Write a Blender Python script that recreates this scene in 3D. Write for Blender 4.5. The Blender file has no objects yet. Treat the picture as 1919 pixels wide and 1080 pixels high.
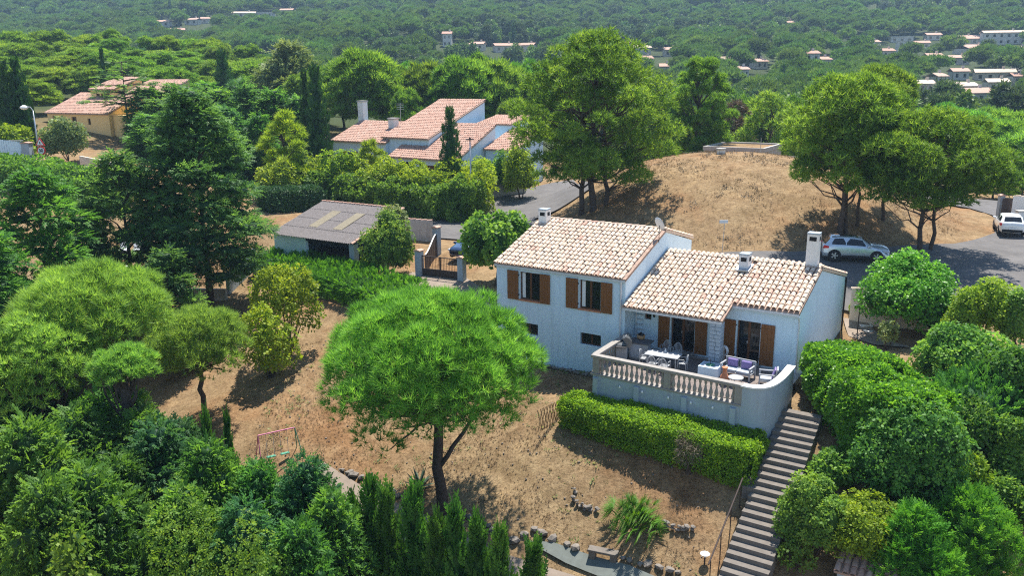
import bpy, bmesh, math, random
import numpy as np
from mathutils import Vector, Matrix

# ------------------------------------------------------------------ camera, sky, sun, exposure
SC = bpy.context.scene
COL = SC.collection
R = math.radians
FPX, CPX, CPY, CAMZ = 1550.0, 959.5, 540.0, 14.2
PITCH, ROLL = math.atan(400 / 1550.0), R(0.64)
fw = np.array([0, math.cos(PITCH), -math.sin(PITCH)])
_r0 = np.array([1.0, 0, 0]); _u0 = np.cross(_r0, fw)
rt = math.cos(ROLL) * _r0 - math.sin(ROLL) * _u0
upv = math.sin(ROLL) * _r0 + math.cos(ROLL) * _u0
CAM = np.array([0, 0, CAMZ])
cd = bpy.data.cameras.new('camera'); cam = bpy.data.objects.new('camera', cd); COL.objects.link(cam)
cd.sensor_fit = 'HORIZONTAL'; cd.sensor_width = 36.0; cd.lens = 36.0 * FPX / 1919.0
cd.clip_start = 0.5; cd.clip_end = 6000
cam.matrix_world = Matrix(((rt[0], upv[0], -fw[0], 0), (rt[1], upv[1], -fw[1], 0), (rt[2], upv[2], -fw[2], CAMZ), (0, 0, 0, 1)))
SC.camera = cam

SUN_EL, SUN_AZ = R(66), R(20)
wd = bpy.data.worlds.new('World'); SC.world = wd; wd.use_nodes = True
nt = wd.node_tree; nt.nodes.clear()
sky = nt.nodes.new('ShaderNodeTexSky'); sky.sky_type = 'NISHITA'; sky.sun_disc = False
sky.sun_elevation = SUN_EL; sky.sun_rotation = SUN_AZ; sky.altitude = 100; sky.air_density = 1.0; sky.dust_density = 0.2; sky.ozone_density = 3.0
bg = nt.nodes.new('ShaderNodeBackground'); bg.inputs['Strength'].default_value = 0.105
wo = nt.nodes.new('ShaderNodeOutputWorld')
nt.links.new(sky.outputs[0], bg.inputs[0]); nt.links.new(bg.outputs[0], wo.inputs[0])
sl = bpy.data.lights.new('sun', 'SUN'); sl.energy = 5.0; sl.angle = R(0.53); sl.color = (1.0, 0.95, 0.87)
sun = bpy.data.objects.new('sun', sl); COL.objects.link(sun)
sd = Vector((math.sin(SUN_AZ) * math.cos(SUN_EL), math.cos(SUN_AZ) * math.cos(SUN_EL), math.sin(SUN_EL)))
sun.rotation_euler = sd.to_track_quat('Z', 'Y').to_euler(); sun.location = (20, 60, 60)
SC.view_settings.view_transform = 'Standard'; SC.view_settings.look = 'None'
SC.view_settings.exposure = 1.0; SC.view_settings.gamma = 1.0
SC.render.engine = 'CYCLES'
SC.cycles.max_bounces = 6; SC.cycles.diffuse_bounces = 3; SC.cycles.glossy_bounces = 2; SC.cycles.transmission_bounces = 4
SC.cycles.volume_bounces = 0; SC.cycles.transparent_max_bounces = 4
SC.cycles.use_adaptive_sampling = True; SC.cycles.adaptive_threshold = 0.01
SC.cycles.use_denoising = False; SC.cycles.filter_width = 1.15; SC.cycles.sample_clamp_indirect = 4.0

rng = np.random.default_rng(7)
random.seed(5)

# ------------------------------------------------------------------ measuring helpers (photo pixel -> place in the world)
def ray(px, py): return fw + rt * (px - CPX) / FPX + upv * (CPY - py) / FPX
def proj(p):
    d = np.asarray(p, float) - CAM; z = d @ fw
    return CPX + FPX * (d @ rt) / z, CPY - FPX * (d @ upv) / z, z
def atz(px, py, z): d = ray(px, py); return CAM + d * ((z - CAMZ) / d[2])
def aty(px, py, Y): d = ray(px, py); return CAM + d * (Y / d[1])

# ------------------------------------------------------------------ materials
def mat_new(name):
    m = bpy.data.materials.new(name); m.use_nodes = True
    n = m.node_tree; n.nodes.clear()
    o = n.nodes.new('ShaderNodeOutputMaterial')
    return m, n, o
def N(n, typ, **kw):
    x = n.nodes.new(typ)
    for k, v in kw.items():
        if k.startswith('_'): setattr(x, k[1:], v)
        else: x.inputs[k].default_value = v
    return x
def ramp(n, stops, fac=None):
    r = n.nodes.new('ShaderNodeValToRGB'); e = r.color_ramp.elements
    while len(e) > 1: e.remove(e[-1])
    e[0].position = stops[0][0]; e[0].color = (*stops[0][1], 1)
    for p, c in stops[1:]:
        q = e.new(p); q.color = (*c, 1)
    if fac is not None: n.links.new(fac, r.inputs[0])
    return r
def noise(n, scale, detail=4, rough=0.6, vec=None, dist=0.0):
    t = N(n, 'ShaderNodeTexNoise', Scale=scale, Detail=detail, Roughness=rough, Distortion=dist)
    if vec is not None: n.links.new(vec, t.inputs['Vector'])
    return t
def mixc(n, f, a, b, mode='MIX'):
    x = n.nodes.new('ShaderNodeMix'); x.data_type = 'RGBA'; x.blend_type = mode
    for sock, val in ((x.inputs[0], f), (x.inputs[6], a), (x.inputs[7], b)):
        if isinstance(val, (int, float)): sock.default_value = val
        elif isinstance(val, tuple): sock.default_value = (*val, 1) if len(val) == 3 else val
        else: n.links.new(val, sock)
    return x.outputs[2]
def math_(n, op, a, b=0.0):
    x = n.nodes.new('ShaderNodeMath'); x.operation = op
    for s, v in ((x.inputs[0], a), (x.inputs[1], b)):
        if isinstance(v, (int, float)): s.default_value = v
        else: n.links.new(v, s)
    return x.outputs[0]
def objvec(n): return n.nodes.new('ShaderNodeTexCoord').outputs['Object']
def geopos(n): return n.nodes.new('ShaderNodeNewGeometry').outputs['Position']

def plain(name, col, rough=0.7, metal=0.0, spec=0.3, var=0.12, nscale=3.0, bump=0.0, bscale=40.0, stain=None):
    """painted / cast / wooden surface: colour with soft mottling, a little relief"""
    m, n, o = mat_new(name)
    b = N(n, 'ShaderNodeBsdfPrincipled', Roughness=rough, Metallic=metal); b.inputs['Specular IOR Level'].default_value = spec
    v = geopos(n)
    t = noise(n, nscale, 5, 0.65, v)
    a = tuple(max(0, c * (1 - var)) for c in col); c2 = tuple(min(1, c * (1 + var)) for c in col)
    r = ramp(n, [(0.3, a), (0.7, c2)], t.outputs[0])
    out = r.outputs[0]
    if stain:
        mp = N(n, 'ShaderNodeMapping'); mp.inputs['Scale'].default_value = (2.2, 2.2, 0.22); n.links.new(v, mp.inputs[0])
        t2 = noise(n, 1.6, 6, 0.7, mp.outputs[0])
        r2 = ramp(n, [(0.52, (0, 0, 0)), (0.72, (1, 1, 1))], t2.outputs[0])
        f = math_(n, 'MULTIPLY', r2.outputs[0], stain[1])
        out = mixc(n, f, out, stain[0])
    n.links.new(out, b.inputs['Base Color'])
    if bump:
        t3 = noise(n, bscale, 4, 0.7, v)
        bp = N(n, 'ShaderNodeBump', Strength=bump, Distance=0.02); n.links.new(t3.outputs[0], bp.inputs['Height'])
        n.links.new(bp.outputs[0], b.inputs['Normal'])
    n.links.new(b.outputs[0], o.inputs[0])
    return m

def leaf(name, cols, trans=0.35, rough=0.55, tint=0.25, spec=0.25):
    """foliage: colour differs leaf by leaf (attribute 'var') and plant by plant"""
    m, n, o = mat_new(name)
    at = N(n, 'ShaderNodeAttribute'); at.attribute_name = 'var'
    r = ramp(n, [(i / (len(cols) - 1), c) for i, c in enumerate(cols)], at.outputs['Fac'])
    oi = n.nodes.new('ShaderNodeObjectInfo')
    hs = N(n, 'ShaderNodeHueSaturation')
    n.links.new(r.outputs[0], hs.inputs['Color'])
    n.links.new(math_(n, 'ADD', math_(n, 'MULTIPLY', oi.outputs['Random'], tint), 1 - tint / 2), hs.inputs['Value'])
    n.links.new(math_(n, 'ADD', math_(n, 'MULTIPLY', math_(n, 'FRACT', math_(n, 'MULTIPLY', oi.outputs['Random'], 7.13)), 0.03), 0.485), hs.inputs['Hue'])
    b = N(n, 'ShaderNodeBsdfPrincipled', Roughness=rough); b.inputs['Specular IOR Level'].default_value = spec
    n.links.new(hs.outputs[0], b.inputs['Base Color'])
    t = N(n, 'ShaderNodeBsdfTranslucent')
    warm = mixc(n, 1.0, hs.outputs[0], (1.35, 1.25, 0.6), 'MULTIPLY'); n.links.new(warm, t.inputs['Color'])
    mx = N(n, 'ShaderNodeMixShader'); mx.inputs[0].default_value = trans
    n.links.new(b.outputs[0], mx.inputs[1]); n.links.new(t.outputs[0], mx.inputs[2])
    n.links.new(mx.outputs[0], o.inputs[0])
    return m

M = {}
M['stone_pine'] = leaf('stone_pine_needles', [(.045, .14, .024), (.14, .36, .05), (.28, .54, .095)], 0.50)
M['stone_pine_y'] = leaf('stone_pine_needles_pale', [(.10, .20, .05), (.23, .42, .08), (.37, .58, .12)], 0.50)
M['aleppo'] = leaf('aleppo_pine_needles', [(.04, .10, .02), (.135, .265, .034), (.30, .46, .06)], 0.50)
M['cedar'] = leaf('cedar_sprays', [(.045, .115, .042), (.10, .23, .066), (.20, .37, .10)], 0.50)
M['leyland'] = leaf('leyland_sprays', [(.033, .105, .026), (.09, .23, .042), (.20, .40, .065)], 0.50)
M['leyland_y'] = leaf('bright_conifer_sprays', [(0.055, 0.176, 0.021), (0.129, 0.324, 0.033), (0.240, 0.474, 0.060)], 0.37)
M['leyland_b'] = leaf('blue_green_sprays', [(0.026, 0.095, 0.040), (0.064, 0.189, 0.063), (0.128, 0.290, 0.092)], 0.50)
M['cypress'] = leaf('cypress_sprays', [(0.018, 0.059, 0.021), (0.037, 0.109, 0.030), (0.065, 0.158, 0.039)], 0.27)
M['thuja'] = leaf('thuja_sprays', [(0.028, 0.090, 0.021), (0.066, 0.182, 0.030), (0.133, 0.302, 0.045)], 0.32)
M['thuja_b'] = leaf('juniper_sprays', [(.045, .15, .02), (.11, .33, .03), (.21, .50, .05)], 0.50)
M['box'] = leaf('privet_leaves', [(.08, .17, .016), (.24, .42, .03), (.44, .60, .05)], 0.50)
M['laurel'] = leaf('laurel_leaves', [(.05, .15, .02), (.15, .37, .034), (.32, .58, .06)], 0.50, rough=0.4, spec=0.4)
M['yellow'] = leaf('yellow_green_leaves', [(.11, .20, .02), (.24, .37, .03), (.40, .52, .055)], 0.50)
M['shrub'] = leaf('shrub_leaves', [(.06, .14, .028), (.16, .30, .045), (.29, .44, .075)], 0.50)
M['olive'] = leaf('grey_green_leaves', [(0.111, 0.176, 0.067), (0.203, 0.281, 0.104), (0.332, 0.404, 0.164)], 0.37)
M['fig'] = leaf('broad_leaves', [(.045, .13, .03), (.13, .29, .05), (.26, .45, .085)], 0.50)
M['palm'] = leaf('palm_fronds', [(0.096, 0.229, 0.018), (0.204, 0.387, 0.024), (0.359, 0.525, 0.045)], 0.42)
M['agv'] = leaf('agave_leaves', [(.10, .16, .10), (.16, .22, .14)], 0.1)
M['twig'] = leaf('dry_twigs', [(.10, .075, .05), (.16, .12, .085), (.22, .17, .12)], 0.1)
M['straw'] = leaf('dry_grass', [(.07, .05, .028), (.17, .12, .065), (.27, .20, .115), (.36, .28, .16)], 0.2)
M['far_pine'] = leaf('far_pine_needles', [(.055, .125, .026), (.105, .205, .034), (.165, .285, .045)], 0.32, tint=0.5)
M['far_oak'] = leaf('far_oak_leaves', [(.035, .07, .03), (.06, .11, .042), (.105, .165, .06)], 0.32, tint=0.5)
M['bark'] = plain('pine_bark', (.085, .062, .05), 0.95, var=0.35, nscale=6, bump=0.8, bscale=14)
M['bark_grey'] = plain('grey_bark', (.13, .105, .085), 0.95, var=0.3, nscale=6, bump=0.8, bscale=14)
M['wall'] = plain('shade_blue_render', (.62, .78, .88), 0.9, var=0.035, nscale=0.8, bump=0.25, bscale=60, stain=((.40, .48, .53), .42))  # white render with the blue of its shade put into the colour
M['wall_w'] = plain('bright_white_render', (.76, .74, .71), 0.9, var=0.05, nscale=1.5, bump=0.25, bscale=50)  # same white without the shade blue, for sunlit chimneys and coping
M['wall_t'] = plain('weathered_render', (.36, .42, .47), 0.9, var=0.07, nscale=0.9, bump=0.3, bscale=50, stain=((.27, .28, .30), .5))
M['stone_bal'] = plain('balustrade_stone', (.30, .275, .245), 0.9, var=0.16, nscale=7, bump=0.4, bscale=60, stain=((.22, .19, .16), .45))
M['far_wall'] = plain('far_house_render', (.55, .515, .46), 0.9, var=0.06, nscale=0.8)
M['cream'] = plain('cream_render', (.62, .52, .42), 0.9, var=0.05, nscale=1.2, bump=0.2)
M['ochre'] = plain('ochre_render', (.85, .58, .25), 0.9, var=0.05, nscale=0.8, bump=0.2)
M['concrete'] = plain('concrete', (.42, .40, .37), 0.95, var=0.15, nscale=2.5, bump=0.4, bscale=30, stain=((.2, .19, .18), .5))
M['step'] = plain('stair_concrete', (.165, .145, .125), 0.95, var=0.16, nscale=3.5, bump=0.5, bscale=45, stain=((.2, .17, .15), .35))
M['wood'] = plain('shutter_wood', (.21, .085, .026), 0.6, var=0.12, nscale=5, bump=0.15, bscale=30)
M['wood_red'] = plain('red_shutter_wood', (.23, .045, .025), 0.6, var=0.12, nscale=5)
M['frame'] = plain('window_frame_wood', (.12, .05, .022), 0.5, var=0.1)
M['dark'] = plain('dark_interior', (.018, .018, .020), 0.9, var=0.2)
M['black'] = plain('black_metal', (.025, .025, .028), 0.5, metal=0.2, var=0.1)
M['iron'] = plain('brown_iron', (.06, .042, .036), 0.6, metal=0.1, var=0.15)
M['galv'] = plain('galvanised_steel', (.46, .48, .50), 0.45, metal=0.7, var=0.1)
M['white'] = plain('white_paint', (.80, .80, .80), 0.5, var=0.03)
M['zinc'] = plain('pale_gutter', (.60, .63, .66), 0.5, metal=0.2, var=0.06)
M['plastic'] = plain('white_plastic', (.38, .39, .40), 0.4, var=0.03)
M['cushion'] = plain('pale_cushion', (.46, .50, .54), 0.9, var=0.05)
M['violet'] = plain('violet_cushion', (.22, .17, .36), 0.9, var=0.25, nscale=14)
M['terra'] = plain('terracotta', (.50, .20, .10), 0.85, var=0.15, nscale=9)
M['grill'] = plain('grill_steel', (.16, .17, .18), 0.35, metal=0.6, var=0.1)
M['ctop'] = plain('dark_counter', (.10, .10, .105), 0.6, var=0.15)
M['wicker'] = plain('wicker', (.33, .20, .10), 0.9, var=0.3, nscale=20)
M['asphalt'] = plain('asphalt', (.125, .118, .115), 0.95, var=0.22, nscale=0.55, bump=0.5, bscale=60, stain=((.21, .18, .15), .6))
M['paving'] = plain('pale_path', (.27, .215, .17), 0.95, var=0.16, nscale=2, bump=0.4, bscale=30)
M['greenmat'] = plain('grey_green_mat', (.15, .165, .15), 0.95, var=0.14, nscale=3, bump=0.3)
M['slab'] = plain('terrace_paving', (.19, .155, .135), 0.85, var=0.2, nscale=2.5)
M['rock'] = plain('pale_rock', (.20, .175, .15), 0.95, var=0.3, nscale=4, bump=0.8, bscale=12)
M['pink'] = plain('pink_paint', (.60, .16, .30), 0.5, var=0.05)
M['green'] = plain('green_paint', (.08, .26, .17), 0.5, var=0.05)
M['rubber'] = plain('tyre_rubber', (.022, .022, .024), 0.85, var=0.1)
M['pool'] = plain('pool_water', (.10, .50, .66), 0.08, var=0.1, nscale=2, spec=0.6)
M['mark'] = plain('road_paint', (.72, .70, .66), 0.85, var=0.12, nscale=8)
M['signred'] = plain('sign_red', (.62, .03, .03), 0.5, var=0.03)

def glassy(name, col, rough=0.08):
    m, n, o = mat_new(name)
    b = N(n, 'ShaderNodeBsdfPrincipled', Roughness=rough); b.inputs['Base Color'].default_value = (*col, 1); b.inputs['Specular IOR Level'].default_value = 0.6
    t = noise(n, 0.7, 2, 0.5, geopos(n)); bp = N(n, 'ShaderNodeBump', Strength=0.08, Distance=0.05)
    n.links.new(t.outputs[0], bp.inputs['Height']); n.links.new(bp.outputs[0], b.inputs['Normal'])
    n.links.new(b.outputs[0], o.inputs[0]); return m
M['glass'] = glassy('window_glass', (.012, .014, .016))
M['carglass'] = glassy('tinted_car_glass', (.012, .014, .018), 0.05)
def paint(name, col, metal):
    m, n, o = mat_new(name)
    b = N(n, 'ShaderNodeBsdfPrincipled', Roughness=0.28, Metallic=metal); b.inputs['Base Color'].default_value = (*col, 1)
    b.inputs['Coat Weight'].default_value = 0.8; b.inputs['Coat Roughness'].default_value = 0.06
    t = noise(n, 5, 3, 0.6, geopos(n)); r = ramp(n, [(0.3, (.24,) * 3), (0.75, (.36,) * 3)], t.outputs[0]); n.links.new(r.outputs[0], b.inputs['Roughness'])
    n.links.new(b.outputs[0], o.inputs[0]); return m
M['silver'] = paint('silver_blue_paint', (.52, .58, .63), 0.55)
M['carwhite'] = paint('white_car_paint', (.82, .82, .82), 0.0)
M['navy'] = paint('navy_car_paint', (.03, .06, .13), 0.3)

def tile_mat(name, cols):
    m, n, o = mat_new(name)
    b = N(n, 'ShaderNodeBsdfPrincipled', Roughness=0.9); b.inputs['Specular IOR Level'].default_value = 0.2
    at = N(n, 'ShaderNodeAttribute'); at.attribute_name = 'var'
    oi = n.nodes.new('ShaderNodeObjectInfo')
    f = math_(n, 'FRACT', math_(n, 'ADD', at.outputs['Fac'], oi.outputs['Random']))
    r = ramp(n, cols, f); r.color_ramp.interpolation = 'LINEAR'
    t = noise(n, 7, 6, 0.75, geopos(n)); r2 = ramp(n, [(0.35, (.72, .69, .66)), (0.6, (1.05, 1.03, 1.0))], t.outputs[0])
    n.links.new(mixc(n, 0.8, r.outputs[0], r2.outputs[0], 'MULTIPLY'), b.inputs['Base Color'])
    t3 = noise(n, 45, 3, 0.7, geopos(n)); bp = N(n, 'ShaderNodeBump', Strength=0.4, Distance=0.01)
    n.links.new(t3.outputs[0], bp.inputs['Height']); n.links.new(bp.outputs[0], b.inputs['Normal'])
    n.links.new(b.outputs[0], o.inputs[0]); return m
M['tile'] = tile_mat('canal_tile', [(0, (.64, .525, .415)), (.3, (.60, .485, .375)), (.55, (.68, .57, .46)), (.8, (.64, .51, .41)), (.93, (.58, .44, .35)), (.97, (.52, .33, .26)), (1, (.64, .525, .415))])
M['tile_red'] = tile_mat('red_canal_tile', [(0, (0.527, 0.340, 0.264)), (.4, (0.476, 0.289, 0.221)), (.7, (0.561, 0.383, 0.306)), (1, (0.510, 0.332, 0.255))])
M['tile_gap'] = plain('tile_channel', (.36, .25, .19), 0.95, var=0.3, nscale=5)
M['fibre'] = plain('fibre_cement', (.185, .165, .158), 0.95, var=0.3, nscale=6, bump=0.5, bscale=30, stain=((.24, .215, .19), .5))
M['fibre_y'] = plain('yellowed_sheet', (.25, .215, .15), 0.8, var=0.2, nscale=5)

def ground_mat():
    m, n, o = mat_new('dry_ground')
    b = N(n, 'ShaderNodeBsdfPrincipled', Roughness=1.0); b.inputs['Specular IOR Level'].default_value = 0.1
    v = geopos(n)
    t1 = noise(n, 0.16, 5, 0.6, v); t2 = noise(n, 1.7, 8, 0.8, v); t3 = noise(n, 9, 6, 0.8, v)
    a = ramp(n, [(0.2, (.13, .09, .054)), (0.42, (.25, .175, .104)), (0.55, (.325, .235, .14)), (0.75, (.41, .315, .20))], t2.outputs[0])
    c = ramp(n, [(0.32, (1.05, 1.04, .98)), (0.5, (.98, .93, .86)), (0.68, (.98, .76, .62))], t1.outputs[0])
    t7 = noise(n, 0.55, 6, 0.7, v); c7 = ramp(n, [(0.36, (.78, .77, .73)), (0.52, (1.0, 1.0, 1.0)), (0.66, (1.14, 1.12, 1.08))], t7.outputs[0])
    x = mixc(n, 1.0, a.outputs[0], c.outputs[0], 'MULTIPLY'); x = mixc(n, 1.0, x, c7.outputs[0], 'MULTIPLY')
    d = ramp(n, [(0.34, (.34, .30, .26)), (0.46, (.85, .84, .82)), (0.62, (1.12, 1.12, 1.12))], t3.outputs[0])
    x = mixc(n, 0.85, x, d.outputs[0], 'MULTIPLY')
    # far away the ground is wood floor and scrub instead of mown straw
    sp = n.nodes.new('ShaderNodeSeparateXYZ'); n.links.new(v, sp.inputs[0])
    mr = N(n, 'ShaderNodeMapRange'); mr.inputs['From Min'].default_value = 92; mr.inputs['From Max'].default_value = 130; n.links.new(sp.outputs[1], mr.inputs[0])
    t5 = noise(n, 0.02, 4, 0.6, v); sc_ = ramp(n, [(0.3, (.035, .05, .02)), (0.62, (.06, .075, .03)), (0.72, (.22, .18, .10))], t5.outputs[0])
    x = mixc(n, mr.outputs[0], x, sc_.outputs[0])
    n.links.new(x, b.inputs['Base Color'])
    bp = N(n, 'ShaderNodeBump', Strength=0.9, Distance=0.12); t4 = noise(n, 4.5, 8, 0.8, v); n.links.new(t4.outputs[0], bp.inputs['Height'])
    n.links.new(bp.outputs[0], b.inputs['Normal']); n.links.new(b.outputs[0], o.inputs[0]); return m
M['ground'] = ground_mat()

# ------------------------------------------------------------------ mesh helpers
def mesh_np(name, V, F, mat=None, var=None, smooth=False):
    """V (n,3), F (m,k) arrays -> mesh"""
    me = bpy.data.meshes.new(name)
    V = np.asarray(V, np.float32); F = np.asarray(F, np.int32); k = F.shape[1]
    me.vertices.add(len(V)); me.vertices.foreach_set('co', V.ravel())
    me.loops.add(F.size); me.loops.foreach_set('vertex_index', F.ravel())
    me.polygons.add(len(F)); me.polygons.foreach_set('loop_start', np.arange(0, F.size, k, dtype=np.int32))
    me.polygons.foreach_set('loop_total', np.full(len(F), k, np.int32))
    if smooth: me.polygons.foreach_set('use_smooth', np.ones(len(F), bool))
    if var is not None:
        a = me.attributes.new('var', 'FLOAT', 'POINT'); a.data.foreach_set('value', np.asarray(var, np.float32))
    me.update(calc_edges=True)
    if mat is not None: me.materials.append(mat)
    return me
def link(name, me, parent=None, loc=(0, 0, 0), rz=0.0):
    o = bpy.data.objects.new(name, me); COL.objects.link(o)
    o.location = loc; o.rotation_euler = (0, 0, rz)
    if parent is not None: o.parent = parent
    return o
def tag(o, label=None, cat=None, group=None, kind=None):
    if label: o['label'] = label
    if cat: o['category'] = cat
    if group: o['group'] = group
    if kind: o['kind'] = kind
    return o
def thing(name, label, cat, loc=(0, 0, 0), rz=0.0, group=None):
    o = bpy.data.objects.new(name, None); COL.objects.link(o); o.empty_display_size = 0.3
    o.location = tuple(float(c) for c in loc); o.rotation_euler = (0, 0, rz)
    return tag(o, label, cat, group)
def copy_tree(o, parent=None):
    c = o.copy(); COL.objects.link(c); c.parent = parent
    for ch in o.children: copy_tree(ch, c)
    return c

class MB:
    """collects simple shapes for ONE part"""
    def __init__(s): s.V = []; s.F = []
    def add(s, vs, fs):
        b = len(s.V); s.V += [tuple(v) for v in vs]; s.F += [tuple(i + b for i in f) for f in fs]; return s
    def box(s, x0, x1, y0, y1, z0, z1):
        return s.add([(x0, y0, z0), (x1, y0, z0), (x1, y1, z0), (x0, y1, z0), (x0, y0, z1), (x1, y0, z1), (x1, y1, z1), (x0, y1, z1)],
                     [(0, 3, 2, 1), (4, 5, 6, 7), (0, 1, 5, 4), (1, 2, 6, 5), (2, 3, 7, 6), (3, 0, 4, 7)])
    def prism(s, poly, axis, a, b):
        """poly of 2-D points swept along axis ('x','y','z') from a to b"""
        n = len(poly)
        def P(p, t): return {'x': (t, p[0], p[1]), 'y': (p[0], t, p[1]), 'z': (p[0], p[1], t)}[axis]
        s.add([P(p, a) for p in poly] + [P(p, b) for p in poly],
              [tuple(range(n))[::-1], tuple(range(n, 2 * n))] + [(i, (i + 1) % n, n + (i + 1) % n, n + i) for i in range(n)])
        return s
    def tube(s, pts, rad, seg=8, cap=True):
        pts = [Vector(p) for p in pts]; n = len(pts)
        if not hasattr(rad, '__len__'): rad = [rad] * n
        vs = []; prev = None
        for i, p in enumerate(pts):
            d = (pts[min(i + 1, n - 1)] - pts[max(i - 1, 0)]).normalized()
            if prev is None:
                a = d.orthogonal().normalized()
            else:
                a = (prev - d * prev.dot(d)).normalized()
            prev = a; b = d.cross(a)
            for k in range(seg):
                t = 2 * math.pi * k / seg; vs.append(p + (a * math.cos(t) + b * math.sin(t)) * rad[i])
        fs = [(i * seg + k, i * seg + (k + 1) % seg, (i + 1) * seg + (k + 1) % seg, (i + 1) * seg + k) for i in range(n - 1) for k in range(seg)]
        if cap: fs += [tuple(range(seg))[::-1], tuple(range((n - 1) * seg, n * seg))]
        return s.add(vs, fs)
    def lathe(s, prof, seg=10, c=(0, 0, 0), cap=True):
        vs = [(c[0] + r * math.cos(2 * math.pi * k / seg), c[1] + r * math.sin(2 * math.pi * k / seg), c[2] + z) for r, z in prof for k in range(seg)]
        n = len(prof)
        fs = [(i * seg + k, i * seg + (k + 1) % seg, (i + 1) * seg + (k + 1) % seg, (i + 1) * seg + k) for i in range(n - 1) for k in range(seg)]
        if cap: fs += [tuple(range(seg))[::-1], tuple(range((n - 1) * seg, n * seg))]
        return s.add(vs, fs)
    def wall_open(s, x0, x1, z0, z1, y0, y1, holes):
        """wall slab in the xz plane (thickness y0..y1) with rectangular openings (hx0,hx1,hz0,hz1)"""
        xs = sorted({x0, x1, *[h[0] for h in holes], *[h[1] for h in holes]}); zs = sorted({z0, z1, *[h[2] for h in holes], *[h[3] for h in holes]})
        for i in range(len(xs) - 1):
            for j in range(len(zs) - 1):
                cx, cz = (xs[i] + xs[i + 1]) / 2, (zs[j] + zs[j + 1]) / 2
                if any(h[0] < cx < h[1] and h[2] < cz < h[3] for h in holes): continue
                for y in (y0, y1): s.add([(xs[i], y, zs[j]), (xs[i + 1], y, zs[j]), (xs[i + 1], y, zs[j + 1]), (xs[i], y, zs[j + 1])], [(0, 1, 2, 3)])
        for h in holes + [(x0, x1, z0, z1)]:
            a, b, c, d = h
            s.add([(a, y0, c), (b, y0, c), (b, y0, d), (a, y0, d), (a, y1, c), (b, y1, c), (b, y1, d), (a, y1, d)], [(0, 1, 5, 4), (1, 2, 6, 5), (2, 3, 7, 6), (3, 0, 4, 7)])
        return s
    def mesh(s, name, mat, smooth=False, bevel=0.0):
        me = bpy.data.meshes.new(name); me.from_pydata(s.V, [], s.F)
        if bevel:
            bm = bmesh.new(); bm.from_mesh(me)
            bmesh.ops.remove_doubles(bm, verts=bm.verts, dist=1e-5)
            bmesh.ops.bevel(bm, geom=[e for e in bm.edges if len(e.link_faces) == 2 and e.calc_face_angle(0) > 0.5], offset=bevel, segments=2, affect='EDGES', profile=0.6)
            bm.to_mesh(me); bm.free()
        if smooth: me.polygons.foreach_set('use_smooth', [True] * len(me.polygons))
        me.update(); me.materials.append(M[mat] if isinstance(mat, str) else mat); return me
    def build(s, name, mat, parent=None, loc=(0, 0, 0), rz=0.0, smooth=False, bevel=0.0):
        return link(name, s.mesh(name, mat, smooth, bevel), parent, loc, rz)
# ------------------------------------------------------------------ the lie of the land
HA = R(-32.5)                                   # the villa, terrace and carport share this bearing
HO = np.array([13.75, 38.04, 0.0])
HU = np.array([math.cos(HA), math.sin(HA), 0]); HV = np.array([-math.sin(HA), math.cos(HA), 0])
def H(u, v, z=0.0): return HO + HU * u + HV * v + np.array([0, 0, z])
MOUND = (21.5, 76.5, 17.5, 5.3)

ctrl = []
for px, py, z in [
    (1020, 690, -1.7), (1110, 704, -1.6), (1577, 622, -.9), (1650, 622, -.8), (1710, 650, -.9), (1880, 660, -.7),
    (1607, 500, 1.2), (1700, 520, 1.15), (1880, 545, 1.0), (1890, 455, 1.5), (1790, 420, 1.8), (1915, 405, 1.9),
    (1480, 770, -.7), (1400, 1075, -4.6), (1340, 950, -3.5), (1340, 1060, -4.8), (1050, 790, -2.3), (1090, 812, -2.4), (1250, 872, -2.6), (1400, 905, -2.75), (1014, 910, -3.9), (1000, 1010, -5.2),
    (1130, 1055, -5.35), (1100, 960, -4.3), (1230, 965, -3.95), (950, 900, -4.2), (832, 962, -5.0), (700, 915, -5.2), (640, 850, -4.5), (540, 875, -4.8),
    (600, 720, -3.1), (560, 650, -2.3), (450, 560, -1.3), (385, 780, -4.2), (250, 900, -6.6), (50, 1010, -9.0), (520, 1080, -7.6), (0, 720, -5.2),
    (205, 495, -.6), (330, 540, -1.2), (430, 525, -.8), (672, 497, .4), (510, 478, .3), (780, 520, .45), (860, 526, .45), (900, 560, .1),
    (840, 432, 1.35), (960, 385, 1.9), (1050, 365, 2.3), (960, 350, 2.7), (760, 400, 1.7), (600, 372, 2.0), (750, 325, 3.6), (900, 318, 3.8), (640, 300, 4.0),
    (100, 312, 5.4), (0, 297, 6.4), (140, 296, 6.2), (150, 250, 7.6), (300, 330, 4.6), (420, 420, 2.2), (30, 420, 2.0), (300, 250, 7.4),
    (1600, 900, -2.5), (1750, 850, -1.8), (1600, 1070, -4.6), (1900, 1070, -5.0), (1900, 850, -2.2), (1800, 750, -.9), (1560, 720, -.7), (1700, 950, -3.0)]:
    p = atz(px, py, z); ctrl.append((p[0], p[1], z))
ctrl += [(*H(-16.6, 0)[:2], -1.2), (*H(-17, 5)[:2], -.1), (*H(-8, 12)[:2], .4), (*H(0, 12)[:2], -.7), (*H(-4, 16)[:2], 1.2),
         (6, 62, 1.5), (6, 80, 2.3), (21, 58, 1.3), (21, 76, 1.8), (38, 74, 1.6), (36, 62, 1.3), (20, 96, 1.0), (45, 92, 1.0), (62, 70, 1.2), (62, 45, -.5),
         (-45, 110, 9.0), (-70, 100, 9.0), (-75, 60, 1.0), (-50, 30, -8.0), (0, 15, -9.5), (-25, 15, -11), (25, 15, -8), (45, 25, -6.0),
         (0, 110, 4.0), (-20, 120, 7.0), (30, 125, 0.0), (70, 115, -2.0), (-80, 130, 12.0), (0, 130, 4.0)]
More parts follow.
